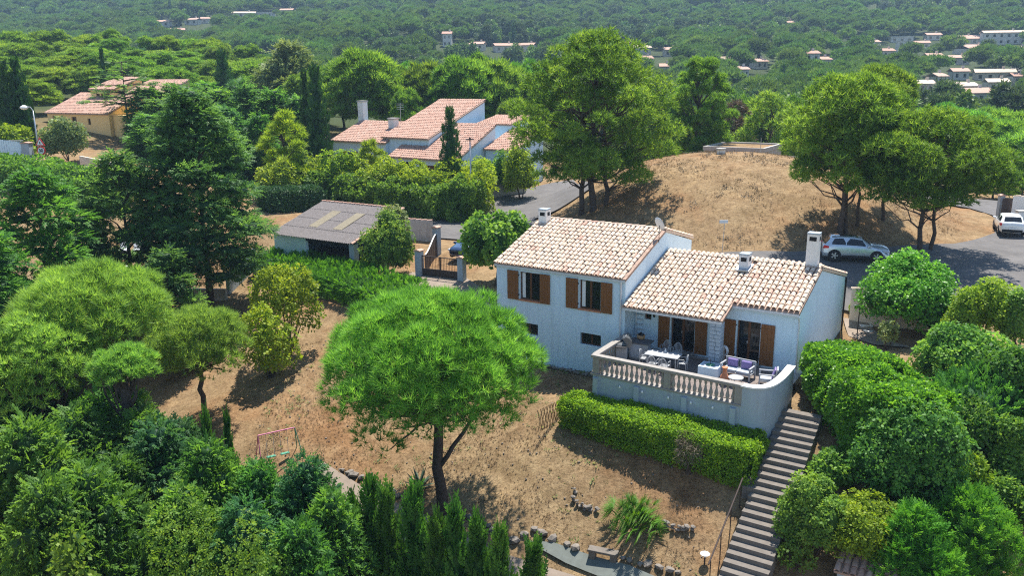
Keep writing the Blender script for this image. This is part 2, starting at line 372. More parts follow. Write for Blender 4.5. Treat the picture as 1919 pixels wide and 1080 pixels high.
_C = np.array(ctrl)
def _tps(r2): return np.where(r2 > 1e-9, 0.5 * r2 * np.log(np.maximum(r2, 1e-9)), 0.0)
_n = len(_C); _K = _tps(((_C[:, None, :2] - _C[None, :, :2]) ** 2).sum(-1)) + np.eye(_n) * 6.0
_P = np.c_[np.ones(_n), _C[:, :2]]
_A = np.block([[_K, _P], [_P.T, np.zeros((3, 3))]]); _W = np.linalg.solve(_A, np.r_[_C[:, 2], 0, 0, 0])
def sstep(a, b, x): t = np.clip((x - a) / (b - a), 0, 1); return t * t * (3 - 2 * t)
_FY = [100, 150, 200, 240, 300, 340, 450, 600, 750, 1000, 1400, 2000]
_FZ = [3.0, 1.0, 1.0, 5.0, 12.0, 17.5, 32, 55, 82, 128, 205, 300]
def far_z(x, y):
    z = np.interp(y, _FY, _FZ)
    ridge = 10.0 * np.exp(-((y - 185) / 60.0) ** 2) * sstep(-10, -75, x) + 5 * np.exp(-((y - 165) / 50.0) ** 2) * sstep(25, -25, x)
    roll = (np.sin(x / 70 + y / 160) * 3.2 + np.sin(x / 31 - y / 90 + 2) * 1.6) * sstep(240, 450, y)
    hill = 70.0 * sstep(850, 1500, y) * sstep(-150, -700, x)
    return z + ridge + roll + hill
def gz(x, y):
    x = np.atleast_1d(np.asarray(x, float)); y = np.atleast_1d(np.asarray(y, float))
    xc = np.clip(x, -90, 80); yc = np.clip(y, 8, 130)
    r2 = (xc[:, None] - _C[None, :, 0]) ** 2 + (yc[:, None] - _C[None, :, 1]) ** 2
    z = _tps(r2) @ _W[:_n] + _W[_n] + xc * _W[_n + 1] + yc * _W[_n + 2]
    k = sstep(100, 150, y); z = z * (1 - k) + far_z(x, y) * k
    mx, my, mr, mh = MOUND
    r = np.sqrt(((x - mx) / mr) ** 2 + ((y - my) / (mr * 1.06)) ** 2)
    a = (1 - r ** 2.1) * 7.0; z = z + mh * np.log1p(np.exp(np.clip(a, -40, 40))) / 7.0
    # under the villa and the terrace the ground is dug out
    du, dv = (x - HO[0]) * HU[0] + (y - HO[1]) * HU[1], (x - HO[0]) * HV[0] + (y - HO[1]) * HV[1]
    ins = ((du > -16.2) & (du < -8.6) & (dv > -1.0) & (dv < 7.9)) | ((du > -9) & (du < -.35) & (dv > -5.0) & (dv < 10.6))
    return np.where(ins, np.minimum(z, -3.2), z)
def g1(x, y): return float(gz(x, y)[0])
def gp(px, py):
    """where the photo's pixel meets the ground"""
    d = ray(px, py); t = np.r_[np.arange(18, 160, 0.15), np.arange(160, 1500, 2)]
    P = CAM + d * t[:, None]; below = P[:, 2] < gz(P[:, 0], P[:, 1])
    i = int(np.argmax(below)) if below.any() else len(t) - 1
    return P[i]
def spot(px, Y, py=400):
    """ground point at depth Y in the photo's column px"""
    x = aty(px, py, Y)[0]
    return np.array([x, Y, g1(x, Y)])
def top_h(p, py):
    """height of a thing standing at p whose top is on the photo's row py"""
    d = ray(proj(p)[0], py); return float(CAMZ + d[2] / d[1] * p[1] - p[2])

def axis_pts(lo, a, b, hi, fine):
    m = list(np.arange(a, b, fine)); s = fine; x = b; r_ = []
    while x < hi: r_.append(x); s *= 1.13; x += s
    r_.append(hi); l_ = []; s = fine; x = a - fine
    while x > lo: l_.append(x); s *= 1.13; x -= s
    l_.append(lo)
    return np.array(l_[::-1] + m + r_)
gx = axis_pts(-1500, -42, 52, 1500, 0.48); gy = axis_pts(-60, 20, 100, 1700, 0.48)
XX, YY = np.meshgrid(gx, gy); ZZ = np.empty_like(XX)
for i in range(len(gy)): ZZ[i] = gz(XX[i], YY[i])
# small lumps and clods, kept off the paved places
def vnoise(x, y, s, seed):
    r_ = np.random.default_rng(seed).random((64, 64)); fx, fy = x / s, y / s; ix, iy = np.floor(fx).astype(int), np.floor(fy).astype(int)
    tx, ty = fx - ix, fy - iy; tx, ty = tx * tx * (3 - 2 * tx), ty * ty * (3 - 2 * ty); f = lambda a, b: r_[a % 64, b % 64]
    return (f(ix, iy) * (1 - tx) + f(ix + 1, iy) * tx) * (1 - ty) + (f(ix, iy + 1) * (1 - tx) + f(ix + 1, iy + 1) * tx) * ty
ZZ += (vnoise(XX, YY, 1.1, 1) - .5) * 0.10 + (vnoise(XX, YY, 3.3, 2) - .5) * 0.12
ZZ -= 0.05
nx, ny = len(gx), len(gy)
idx = np.arange(nx * ny).reshape(ny, nx)
GF = np.stack([idx[:-1, :-1], idx[:-1, 1:], idx[1:, 1:], idx[1:, :-1]], -1).reshape(-1, 4)
tag(link('ground', mesh_np('ground', np.stack([XX, YY, ZZ], -1).reshape(-1, 3), GF, M['ground'], smooth=True)), kind='structure')

def drape(name, poly, mat, dz=0.09, step=0.6):
    """a sheet laid on the land inside a world polygon"""
    P = np.array([p[:2] for p in poly]); bm = bmesh.new()
    vs = [bm.verts.new((a, b, 0)) for a, b in P]; bm.faces.new(vs)
    for ax in (0, 1):
        lo, hi = P[:, ax].min(), P[:, ax].max()
        for t in np.arange(lo + step, hi, step):
            co = [0, 0, 0]; no = [0, 0, 0]; co[ax] = t; no[ax] = 1
            bmesh.ops.bisect_plane(bm, geom=bm.verts[:] + bm.edges[:] + bm.faces[:], plane_co=co, plane_no=no)
    for v in bm.verts: v.co.z = g1(v.co.x, v.co.y) + dz
    if sum(f.normal.z for f in bm.faces) < 0: bmesh.ops.reverse_faces(bm, faces=bm.faces)
    me = bpy.data.meshes.new(name); bm.to_mesh(me); bm.free(); me.materials.append(M[mat] if isinstance(mat, str) else mat)
    me.polygons.foreach_set('use_smooth', [True] * len(me.polygons))
    return tag(link(name, me), kind='structure')
# lane that comes round the mound, passes behind the villa and widens to the turning place on the right
lane = [gp(745, 408), gp(800, 392), gp(905, 380), gp(1000, 352), gp(1075, 338), gp(1110, 352), gp(1060, 385), gp(1000, 412), gp(1050, 440),
        np.array([12, 58.5, 0]), np.array([20, 57.5, 0]), np.array([27, 58.3, 0]), np.array([33, 60.5, 0]), np.array([38, 64, 0]), np.array([41.5, 69, 0]), np.array([42.5, 76, 0]), np.array([41, 86, 0]), np.array([38, 96, 0]),
        np.array([44, 97, 0]), np.array([47, 84, 0]), np.array([52, 76, 0]), np.array([60, 70, 0]), np.array([62, 52, 0]), np.array([46, 46.5, 0]), np.array([33, 47.5, 0]), H(1.5, 13.2), H(-9, 13.4), H(-14, 11), H(-17.5, 11), H(-22, 14), gp(745, 440)]
drape('lane', lane, 'asphalt', 0.07, 0.9)
drive = [gp(770, 512), gp(872, 522), gp(925, 560), gp(935, 590), gp(900, 590), gp(845, 560), gp(745, 545)]
drape('driveway', drive, 'paving', 0.075, 0.7)
drape('garden_path', [gp(600, 868), gp(650, 897), gp(760, 955), gp(870, 1010), gp(960, 1050), gp(1085, 1090), gp(1000, 1110), gp(900, 1085), gp(760, 1020), gp(640, 940), gp(570, 890)], 'paving', 0.075, 0.5)
drape('path_mat', [gp(985, 1018), gp(1035, 1022), gp(1110, 1047), gp(1180, 1065), gp(1235, 1090), gp(1120, 1090), gp(1060, 1062)], 'greenmat', 0.10, 0.5)
drape('courtyard', [gp(1580, 600), gp(1620, 600), gp(1660, 640), gp(1710, 655), gp(1640, 650), gp(1590, 632)], 'paving', 0.07, 0.5)
# ------------------------------------------------------------------ canal tiles
def tile_template(L=0.52, r0=0.115, r1=0.095, seg=5):
    V = []; F = []
    for y, r, z in ((0, r0, 0.034), (L, r1, 0.0)):
        for k in range(seg + 1):
            a = math.pi * k / seg; V.append((-math.cos(a) * r, y, z + math.sin(a) * r * 0.82))
    for k in range(seg): F.append((k, k + 1, seg + 2 + k, seg + 1 + k))
    n = len(V)                                           # thickness at the lower rim
    for k in range(seg + 1): V.append(V[k])
    for k in range(seg + 1):
        a = math.pi * k / seg; V.append((-math.cos(a) * (r0 - .02), 0.012, 0.034 + math.sin(a) * (r0 - .02) * 0.82))
    for k in range(seg): F.append((n + seg + 1 + k, n + seg + 2 + k, n + k + 1, n + k))
    return np.array(V), np.array(F)
TV, TF = tile_template()
def tile_frames(xs, y0, z0, slope, rows, pitch=0.43, keep=None, jit=0.012):
    """tile matrices on a slope that rises along +y"""
    a = math.atan(slope); out = []
    for i in range(rows):
        for x in xs:
            y = y0 + i * pitch * math.cos(a)
            if keep and not keep(x, y): continue
            m = Matrix.Translation((x + random.gauss(0, jit), y + random.gauss(0, jit), z0 + (y - y0) * slope)) @ Matrix.Rotation(a + random.gauss(0, .01), 4, 'X') @ Matrix.Rotation(random.gauss(0, .025), 4, 'Z')
            out.append(m)
    return out
def join_tiles(name, mats, mat, parent):
    A = np.array([np.array(m) for m in mats]); V = np.einsum('nij,kj->nki', A[:, :3, :3], TV) + A[:, None, :3, 3]
    F = (TF[None] + (np.arange(len(A)) * len(TV))[:, None, None]).reshape(-1, 4)
    o = link(name, mesh_np(name, V.reshape(-1, 3), F, M[mat], np.repeat(rng.random(len(A)), len(TV)), smooth=True), parent)
    return tag(o, kind='stuff')
def slab_slope(x0, x1, y0, z0, y1, z1, th): return MB().prism([(y0, z0), (y1, z1), (y1, z1 - th), (y0, z0 - th)], 'x', x0, x1)

# ------------------------------------------------------------------ the villa
villa = thing('villa', 'white split-level villa with pale clay tile roofs above the balustraded terrace', 'house', HO, HA)
FRONT, LX0, LX1 = -1.3, -16.5, -8.5
wins = [(-14.97, -13.66), (-11.2, -9.92)]
bas = [(-15.0, -13.78), (-11.1, -9.86)]
MB().wall_open(LX0, LX1, -4.2, 3.9, FRONT, FRONT + .3, [(a, b, 1.93, 3.55) for a, b in wins] + [(a, b, -.06, .6) for a, b in bas]).build('front_wall', 'wall', villa)
gab = [(-1.0, -4.2), (8.2, -4.2), (8.2, 4.32), (3.9, 5.52), (-1.0, 3.96)]
MB().prism(gab, 'x', LX1 - .3, LX1 - .002).build('gable_wall', 'wall', villa)
MB().prism(gab, 'x', LX0 + .002, LX0 + .3).build('gable_wall', 'wall', villa)
MB().box(LX0 + .3, LX1 - .3, 7.9, 8.19, -4.2, 4.3).build('rear_wall', 'wall', villa)
LOW_L, LOW_R = -8.45, 0.0
d_open = [(-6.45, -5.15), (-2.95, -1.78)]
MB().wall_open(LX1 + .002, LOW_R, -3.5, 3.0, 0.0, .3, [(a, b, .03, 2.2) for a, b in d_open] + [(-7.95, -7.55, 1.5, 2.1)]).build('terrace_wall', 'wall', villa)
MB().prism([(.3, -3.5), (11, -3.5), (11, 2.42), (4.2, 4.22), (.3, 3.02)], 'x', -.3, -.002).build('gable_wall', 'wall', villa)
MB().box(LX1 + .01, -.3, 10.7, 10.98, -3.5, 2.4).build('rear_wall', 'wall', villa)
# windows, shutters, doors
def window(parent, x0, x1, z0, z1, yf, mull=2, sill=True, curtain=False, name='window'):
    y = yf + .16
    m = MB(); t = .07
    m.box(x0, x0 + t, y, y + .06, z0, z1).box(x1 - t, x1, y, y + .06, z0, z1).box(x0 + t, x1 - t, y, y + .06, z1 - t, z1).box(x0 + t, x1 - t, y, y + .06, z0, z0 + t)
    for k in range(1, mull):
        xm = x0 + (x1 - x0) * k / mull; m.box(xm - .06, xm + .06, y - .005, y + .055, z0 + t, z1 - t)
    w = m.build(name, 'frame', parent)
    for k in range(mull):
        a, b = x0 + (x1 - x0) * k / mull, x0 + (x1 - x0) * (k + 1) / mull
        MB().box(a + .062, b - .062, y + .028, y + .034, z0 + t, z1 - t).build('pane', 'glass', w)
    if sill: MB().box(x0 - .04, x1 + .04, yf - .05, yf + .15, z0 - .06, z0 + .012).build('sill', 'terra', w)
    if curtain: MB().box(x0 + .1, x0 + .3, y + .005, y + .02, z0 + .1, z1 - .1).build('curtain', 'white', w)
    return w
def shutter(parent, x0, x1, z0, z1, yf, hinge_left):
    sh = MB(); n = 4
    for k in range(n):
        a = x0 + (x1 - x0) * k / n; sh.box(a + .004, a + (x1 - x0) / n - .004, yf - .075, yf - .035, z0, z1)
    o = sh.build('shutter', 'wood', parent)
    for zz in (z0 + .25, z1 - .3): MB().box(x0 + .02, x1 - .02, yf - .095, yf - .077, zz, zz + .09).build('batten', 'wood', o)
    hx = x1 if hinge_left else x0
    for zz in (z0 + .28, z1 - .27): MB().box(hx - .04, hx + .04, yf - .07, yf + .0, zz, zz + .05).build('hinge', 'black', o)
for (a, b), l, r_, c in ((wins[0], -15.74, -12.98, True), (wins[1], -11.98, -9.22, True)):
    window(villa, a, b, 1.93, 3.55, FRONT, 2, True, c)
    shutter(villa, l, a - .05, 1.9, 3.57, FRONT, True); shutter(villa, b + .04, r_, 1.9, 3.57, FRONT, False)
for a, b in bas:
    w = window(villa, a, b, -.06, .6, FRONT, 2, False)
    for k in range(9): x = a + .08 + (b - a - .16) * k / 8; MB().tube([(x, FRONT + .05, -.05), (x, FRONT + .05, .59)], .012, 5).build('bar', 'black', w)
for (a, b), l, r_ in ((d_open[0], -7.12, -4.46), (d_open[1], -3.66, -1.06)):
    w = window(villa, a, b, .03, 2.2, 0.0, 2, False, False, 'door')
    MB().box((a + b) / 2 - .09, (a + b) / 2 - .05, .12, .15, 1.0, 1.14).build('handle', 'galv', w)
    MB().box(a - .1, b + .1, -.28, -.002, .0, .07).build('threshold', 'stone_bal', w)
    shutter(villa, l, a - .05, .06, 2.18, 0.0, True); shutter(villa, b + .04, r_, .06, 2.18, 0.0, False)
window(villa, -7.95, -7.55, 1.5, 2.1, 0.0, 1, False)
# roofs
SL, SW = 0.33, 0.31
rl = slab_slope(LX0 - .08, LX1 + .05, -1.42, 3.9, 3.9, 5.66, .14).build('upper_roof', 'tile_gap', villa)
slab_slope(LX0 - .08, LX1 + .05, 8.4, 4.5, 3.902, 5.66, .14).build('rear_slope', 'tile', rl)
def roof_low():
    m = MB(); z = lambda y: 3.15 + .31 * y
    m.prism([(-1.72, z(-1.72) - .08), (4.2, z(4.2) - .08), (4.2, z(4.2) - .22), (-1.72, z(-1.72) - .22)], 'x', LX1 + .002, -3.17)
    m.prism([(-.22, z(-.22) - .08), (4.2, z(4.2) - .08), (4.2, z(4.2) - .22), (-.22, z(-.22) - .22)], 'x', -3.168, .06)
    return m
rw = roof_low().build('lower_roof', 'tile_gap', villa)
slab_slope(LX1 + .002, .06, 11.15, 2.58, 4.202, 4.37, .14).build('rear_slope', 'tile', rw)
colsL = np.arange(LX0 + .03, LX1 - .0, .2755); colsW = np.arange(LX1 + .16, .0, .2755)
TL = [(rl, m) for m in tile_frames(colsL, -1.5, 3.905, SL, 13)]
TW = [(rw, m) for m in tile_frames(colsW, -1.8, 2.545, SW, 15, keep=lambda x, y: (x < -3.2 or y > -.35) and y < 4.0 and not (-4.0 < x < -3.35 and 2.75 < y < 3.6))]
def ridge_run(p0, p1, n, parent, zs=0.03):
    p0, p1 = Vector(p0), Vector(p1); d = (p1 - p0); out = []
    q = d.to_track_quat('Y', 'Z').to_matrix().to_4x4()
    for k in range(n): out.append((parent, Matrix.Translation(p0 + d * (k / n) + Vector((0, 0, zs))) @ q))
    return out
TL += ridge_run((LX1 + .1, 3.9, 5.66), (LX0 - .1, 3.9, 5.66), 19, rl)
TW += ridge_run((.12, 4.2, 4.38), (LX1 + .15, 4.2, 4.38), 19, rw) + ridge_run((-.02, 11.1, 2.58), (-.02, 4.3, 4.34), 15, rw) + ridge_run((LX1 - .05, 8.3, 4.5), (LX1 - .05, 4.0, 5.63), 9, rl)
allT = TL + TW
cl = np.array(Matrix(villa.matrix_basis).inverted() @ Vector(CAM)) if False else np.array([(CAM - HO) @ HU, (CAM - HO) @ HV, CAMZ])
allT.sort(key=lambda t: (Vector(cl) - t[1].translation).length)
tile_me = mesh_np('tile', TV, TF, M['tile'], np.zeros(len(TV)), smooth=True)
for par, m in allT[:300]:
    o = link('tile', tile_me, par); o.matrix_local = m
join_tiles('roof_tiles', [m for _, m in allT[300:]], 'tile', villa)
# eaves: gutter boards, downpipes
MB().box(LX0 - .06, LX1 + .03, -1.44, -1.405, 3.72, 3.83).box(LX1 + .05, -3.19, -1.76, -1.73, 2.36, 2.47).build('eaves_board', 'zinc', villa)
MB().box(-3.16, .05, -.26, -.225, 2.84, 2.95).build('eaves_board', 'zinc', villa)
MB().tube([(-8.72, -1.42, 3.75), (-8.72, -1.37, 3.4), (-8.72, -1.37, -.1), (-8.95, -1.45, -.35)], .05, 8).build('downpipe', 'zinc', villa)
MB().tube([(.04, -.26, 2.85), (.06, -.1, 2.55), (.06, -.08, -.6)], .045, 8).build('downpipe', 'zinc', villa)
MB().tube([(.05, 11.02, 2.4), (.05, 11.02, -1.2)], .05, 8).build('downpipe', 'black', villa)
# chimneys, aerial, dish
def chimney(parent, x, y, w, d, z0, z1, mat='wall_w', slots=True):
    c = MB().box(x - w / 2, x + w / 2, y - d / 2, y + d / 2, z0, z1 - .08).build('chimney', mat, parent, bevel=.015)
    MB().box(x - w / 2 - .01, x + w / 2 + .01, y - d / 2 - .01, y + d / 2 + .01, z1 - .078, z1).build('cap', 'wall_t', c)
    if slots:
        MB().box(x - w * .3, x + w * .3, y - d / 2 - .006, y - d / 2 - .001, z1 - .42, z1 - .2).build('vent', 'dark', c)
        MB().box(x + w / 2 + .001, x + w / 2 + .006, y - d * .25, y + d * .25, z1 - .42, z1 - .2).build('vent', 'dark', c)
    MB().prism([(y - d / 2 - .25, z0 + .22), (y + d / 2 + .05, z0 + .42), (y + d / 2 + .05, z0 + .36), (y - d / 2 - .25, z0 + .16)], 'x', x - w / 2 - .12, x + w / 2 + .12).build('flashing', 'galv', c)
chimney(villa, -16.1, 3.45, .55, .55, 5.0, 6.35); chimney(villa, -3.68, 3.2, .5, .6, 3.9, 4.95, 'zinc'); chimney(villa, -.52, 4.35, .6, .5, 4.0, 6.15)
dm = MB(); dp = [(.02, 0)] + [(r_, .32 * r_ * r_) for r_ in (.12, .22, .32, .40)]
dish = MB().lathe([(a, b) for a, b in dp], 16).build('satellite_dish', 'zinc', villa, smooth=True); dish.location = (-8.42, 2.75, 6.15); dish.rotation_euler = (R(68), 0, R(150))
MB().tube([(-8.42, 2.8, 5.1), (-8.42, 2.8, 6.35)], .02, 6).build('mast', 'black', villa)
MB().tube([(0, 0, .03), (0, -.25, .35)], .012, 5).build('arm', 'black', dish)
# porch pillar of whitewashed stone courses, wall ornaments
pil = MB().box(-3.72, -3.26, -1.68, -1.22, -.3, 2.40).build('porch_pillar', 'wall', villa)
for k in range(12):
    z = .02 + k * .198
    for s_ in (0, 1):
        w_ = random.uniform(.2, .32); a, b = (-3.76, -3.76 + w_) if s_ == 0 else (-3.76 + w_ + .02, -3.22)
        if s_: a = lastb + .015
        MB().box(a, b, -1.74 - random.uniform(0, .025), -1.18, z, z + .185).build('stone', 'wall_t', pil, bevel=.02)
        lastb = b
lm = MB().tube([(0, 0, 0), (0, -.2, .05), (0, -.22, -.05)], .015, 6).lathe([(.05, -.3), (.09, -.1), (.03, -.05)], 6, (0, -.22, 0)).build('wall_lantern', 'black', villa, (-7.3, -.02, 2.05))
# wall rack: pole with rungs, painted blue grey
rk = MB().tube([(-8.38, -.1, .5), (-8.38, -.1, 2.1)], .035, 6).build('wall_rack', 'zinc', villa)
for k in range(6): MB().box(-8.34, -7.98, -.16, -.05, .62 + .27 * k, .67 + .27 * k).build('rung', 'zinc', rk)

# ------------------------------------------------------------------ terrace
ter = thing('terrace', 'raised terrace with stone balustrade and stained white retaining wall curving at its right end', 'terrace', HO, HA)
A0, A1 = (-8.3, -5.15), (-.95, -5.45)
curve = [A1, (-.5, -5.45), (-.12, -5.25), (.12, -4.8), (.24, -4.1), (.28, -3.3), (.28, -2.5), (.27, -1.9)]
def wall_run(pts, th, z0, z1f, mat, name, parent, smooth=False):
    """wall that follows a plan line; z1f gives its top"""
    n = len(pts); m = MB(); vs = []
    for i, p in enumerate(pts):
        p = Vector(p); d = (Vector(pts[min(i + 1, n - 1)]) - Vector(pts[max(i - 1, 0)])).normalized(); nn = Vector((-d.y, d.x)) * th / 2
        zt = z1f(i / (n - 1)) if callable(z1f) else z1f; zb = z0(p) if callable(z0) else z0
        for s_ in (-1, 1):
            q = p + nn * s_; vs += [(q.x, q.y, zb), (q.x, q.y, zt)]
    fs = []
    for i in range(n - 1):
        a, b = 4 * i, 4 * i + 4
        fs += [(a, b, b + 1, a + 1), (a + 2, a + 3, b + 3, b + 2), (a + 1, b + 1, b + 3, a + 3), (a, a + 2, b + 2, b)]
    fs += [(0, 1, 3, 2), (4 * n - 4, 4 * n - 2, 4 * n - 1, 4 * n - 3)]
    return m.add(vs, fs).build(name, mat, parent, smooth=smooth)
def densify(pts, k):
    out = []
    P = [Vector(p) for p in pts]
    for i in range(len(P) - 1):
        p0, p1, p2, p3 = P[max(i - 1, 0)], P[i], P[i + 1], P[min(i + 2, len(P) - 1)]
        for j in range(k):
            t = j / k; out.append(0.5 * ((2 * p1) + (-p0 + p2) * t + (2 * p0 - 5 * p1 + 4 * p2 - p3) * t * t + (-p0 + 3 * p1 - 3 * p2 + p3) * t ** 3))
    return out + [P[-1]]
MB().add([(A0[0], -1.3, 0), (A0[0], A0[1], 0), (A1[0], A1[1], 0), (.3, -4.6, 0), (.35, 0, 0), (-8.3, 0, 0)], [(0, 1, 2, 3, 4, 5)]).build('floor', 'concrete', ter, (0, 0, -.05))
slab_me = MB().box(-.245, .245, -.245, .245, 0, .05).mesh('slab', 'slab', bevel=.008)
for i in range(15):
    for j in range(10):
        x, y = -7.85 + .5 * i, -4.75 + .5 * j
        if x > -.4 and y < -4.3: continue
        if y > -.3: continue
        o = link('slab', slab_me, ter, (x, y, -.045 + random.uniform(0, .004)))
wall_run([A0, A1], .30, -4.2, -.02, 'wall_t', 'retaining_wall', ter)
wall_run([(-8.3, -1.3), (-8.3, -5.0)], .28, -4.2, -.021, 'wall_t', 'retaining_wall', ter)
cw = densify(curve, 5)
wall_run(cw, .26, -3.4, lambda t: 0.90, 'wall_t', 'curved_wall', ter, False)
wall_run(cw, .34, lambda p: 0, lambda t: 0.0, 'stone_bal', 'tmp', ter) if False else None
m = MB(); n = len(cw); vs = []
for i, p in enumerate(cw):
    d = (cw[min(i + 1, n - 1)] - cw[max(i - 1, 0)]).normalized(); nn = Vector((-d.y, d.x)) * .19; t = i / (n - 1); zt = .9
    for s_ in (-1, 1): q = p + nn * s_; vs += [(q.x, q.y, zt + .002), (q.x, q.y, zt + .07)]
fs = []
for i in range(n - 1):
    a, b = 4 * i, 4 * i + 4; fs += [(a, b, b + 1, a + 1), (a + 2, a + 3, b + 3, b + 2), (a + 1, b + 1, b + 3, a + 3), (a, a + 2, b + 2, b)]
m.add(vs, fs + [(0, 1, 3, 2), (4 * n - 4, 4 * n - 2, 4 * n - 1, 4 * n - 3)]).build('coping', 'wall_w', ter)
def line_pt(t): return Vector(A0) * (1 - t) + Vector(A1) * t
LEN = (Vector(A1) - Vector(A0)).length; ANG = math.atan2(A1[1] - A0[1], A1[0] - A0[0])
MB().box(-.1, LEN + .05, -.21, .21, -.018, .06).build('plinth', 'stone_bal', ter, (*A0, 0), ANG, bevel=.015)
MB().box(-.12, LEN + .1, -.17, .17, .83, .98).build('handrail', 'stone_bal', ter, (*A0, 0), ANG, bevel=.03)
MB().box(-.17, .17, 0, 3.7, .83, .979).build('handrail', 'stone_bal', ter, (A0[0], A0[1] + .1, 0), 0, bevel=.03)
MB().box(-.2, .2, 0, 3.7, -.02, .058).build('plinth', 'stone_bal', ter, (A0[0], A0[1] + .1, 0), 0, bevel=.015)
post_me = MB().box(-.17, .17, -.15, .15, .06, .83).mesh('post', 'stone_bal', bevel=.02)
bal_me = MB().lathe([(.075, .06), (.075, .1), (.05, .13), (.085, .24), (.095, .31), (.07, .42), (.042, .55), (.04, .62), (.065, .68), (.05, .72), (.075, .76), (.075, .83)], 10).mesh('baluster', 'stone_bal', smooth=True)
for t in (0.02, .528, .985): p = line_pt(t); link('post', post_me, ter, (p.x, p.y, 0), ANG)
for a, b, k in ((.06, .49, 13), (.565, .95, 12)):
    for i in range(k): p = line_pt(a + (b - a) * i / (k - 1)); link('baluster', bal_me, ter, (p.x, p.y, 0), ANG)
for i in range(12): link('baluster', bal_me, ter, (A0[0], A0[1] + .45 + .27 * i, 0))
for t in (.03, .33, .655, .965):
    p = line_pt(t); MB().prism([(-.16, -2.6), (.16, -2.6), (.12, -.12), (-.12, -.12)], 'y', -.33, -.152).build('pilaster', 'wall_t', ter, (p.x, p.y, 0), ANG)
for t in (.03, .2, .36, .54, .69, .83):
    p = line_pt(t); MB().lathe([(.03, 0), (.05, .04), (.04, .1), (.015, .13)], 8).build('wall_light', 'white', ter, (p.x + .05, p.y - .26, -.38), 0, smooth=True)

# ------------------------------------------------------------------ things on the terrace
def hl(px, py, z):
    p = atz(px, py, z) - HO; return float(p @ HU), float(p @ HV)
def on_ter(name, label, cat, px, py, z, rz=0.0, group=None, dz=0.006):
    a, b = hl(px, py, z); return thing(name, label, cat, H(a, b, dz), HA + rz, group)
t = on_ter('dining_table', 'long white garden table laid near the balustrade on the terrace', 'table', 1243, 664, .74, R(4))
MB().box(-.85, .85, -.43, .43, .70, .745).build('tabletop', 'plastic', t, bevel=.015)
for sx in (-.72, .72):
    for sy in (-.33, .33): MB().tube([(sx, sy, .7), (sx * 1.03, sy * 1.05, 0)], [.03, .022], 8).build('leg', 'plastic', t)
MB().box(-.7, .7, -.02, .02, .64, .698).build('rail', 'plastic', t)
g_ = on_ter('glass_carafe', 'small clear carafe standing on the white garden table', 'carafe', 1247, 661, .75, dz=.751)
MB().lathe([(.05, 0), (.06, .06), (.03, .16), (.04, .2)], 10).build('body', 'cushion', g_, smooth=True)
MB().lathe([(.045, .2), (.045, .21)], 10).build('rim', 'galv', g_)
def make_chair():
    c = thing('garden_chair', '', 'chair')
    m = MB()
    for k in range(6): m.box(-.22, .22, -.22 + .075 * k, -.16 + .075 * k, .42, .445)
    m.build('seat', 'plastic', c)
    for sx in (-.21, .21):
        for sy in (-.2, .2): MB().tube([(sx, sy, .43), (sx * 1.12, sy * 1.12, 0)], [.022, .018], 6).build('leg', 'plastic', c)
        MB().tube([(sx, .2, .44), (sx * 1.1, .1, .66), (sx * 1.1, -.18, .65), (sx, -.2, .44)], .018, 6).build('armrest', 'plastic', c)
    arch = [(.23 * math.cos(a), .22 + .05 * math.sin(a), .45 + .42 * math.sin(a)) for a in np.linspace(math.pi, 0, 11)]
    b = MB().tube(arch, .02, 6).build('backrest', 'plastic', c)
    for k in (-.13, -.065, 0, .065, .13): zt = .45 + .42 * math.sqrt(max(0, 1 - (k / .23) ** 2)); MB().box(k - .014, k + .014, .21, .225, .44, zt).build('slat', 'plastic', b)
    return c
ch0 = make_chair()
chairs = [(1247, 655, .45, 0, 'white slatted garden chair behind the table on its left side, towards the house'), (1267, 660, .45, 0, 'white slatted garden chair behind the table on its right side, towards the house'),
          (1209, 671, .45, R(95), 'white slatted garden chair at the left end of the table'), (1224, 680, .45, R(180), 'white slatted garden chair with its back to the balustrade, left of the pair'),
          (1245, 685, .45, R(180), 'white slatted garden chair with its back to the balustrade, right of the pair'), (1279, 680, .45, R(-80), 'white garden chair at the right end of the table')]
for i, (px, py, z, rz, lab) in enumerate(chairs):
    c = ch0 if i == 0 else copy_tree(ch0)
    a, b = hl(px, py, z); c.location = H(a, b, .006); c.rotation_euler = (0, 0, HA + rz); tag(c, lab, 'chair', 'white garden chairs round the table')
b = on_ter('gas_barbecue', 'dark gas barbecue with its lid raised in the terrace corner', 'barbecue', 1166, 655, .5, R(-70))
MB().box(-.38, .38, -.28, .28, .08, .78).build('cabinet', 'plastic', b, bevel=.02)
MB().box(-.42, .42, -.3, .3, .78, .88).build('firebox', 'grill', b, bevel=.02)
lid = MB().prism([(-.3, 0), (-.26, .2), (-.1, .3), (.1, .3), (.26, .2), (.3, 0)], 'x', -.42, .42).build('lid', 'grill', b, (0, .2, .95)); lid.rotation_euler = (R(-55), 0, 0)
MB().tube([(-.3, -.28, .18), (.3, -.28, .18)], .015, 6).build('handle', 'galv', lid)
MB().box(-.85, -.43, -.25, .25, .80, .84).build('side_shelf', 'plastic', b); MB().box(.43, .8, -.25, .25, .80, .84).build('side_shelf', 'black', b)
b = on_ter('outdoor_cabinet', 'white outdoor kitchen cabinet with a dark overhanging top beside the barbecue', 'cabinet', 1200, 655, .45, 0)
MB().box(-.5, .45, -.32, .32, 0, .84).build('body', 'plastic', b, bevel=.01); MB().box(-.58, .58, -.4, .42, .84, .9).build('top', 'ctop', b, bevel=.01)
MB().box(-.42, .1, -.335, -.322, .1, .76).build('door', 'cushion', b); MB().box(.05, .08, -.35, -.336, .4, .55).build('handle', 'galv', b)
MB().box(.46, .54, -.32, -.24, 0, .84).build('leg', 'plastic', b)
b = on_ter('wicker_basket', 'brown wicker basket of dark charcoal on the outdoor cabinet', 'basket', 1201, 636, .9, 0, dz=.908)
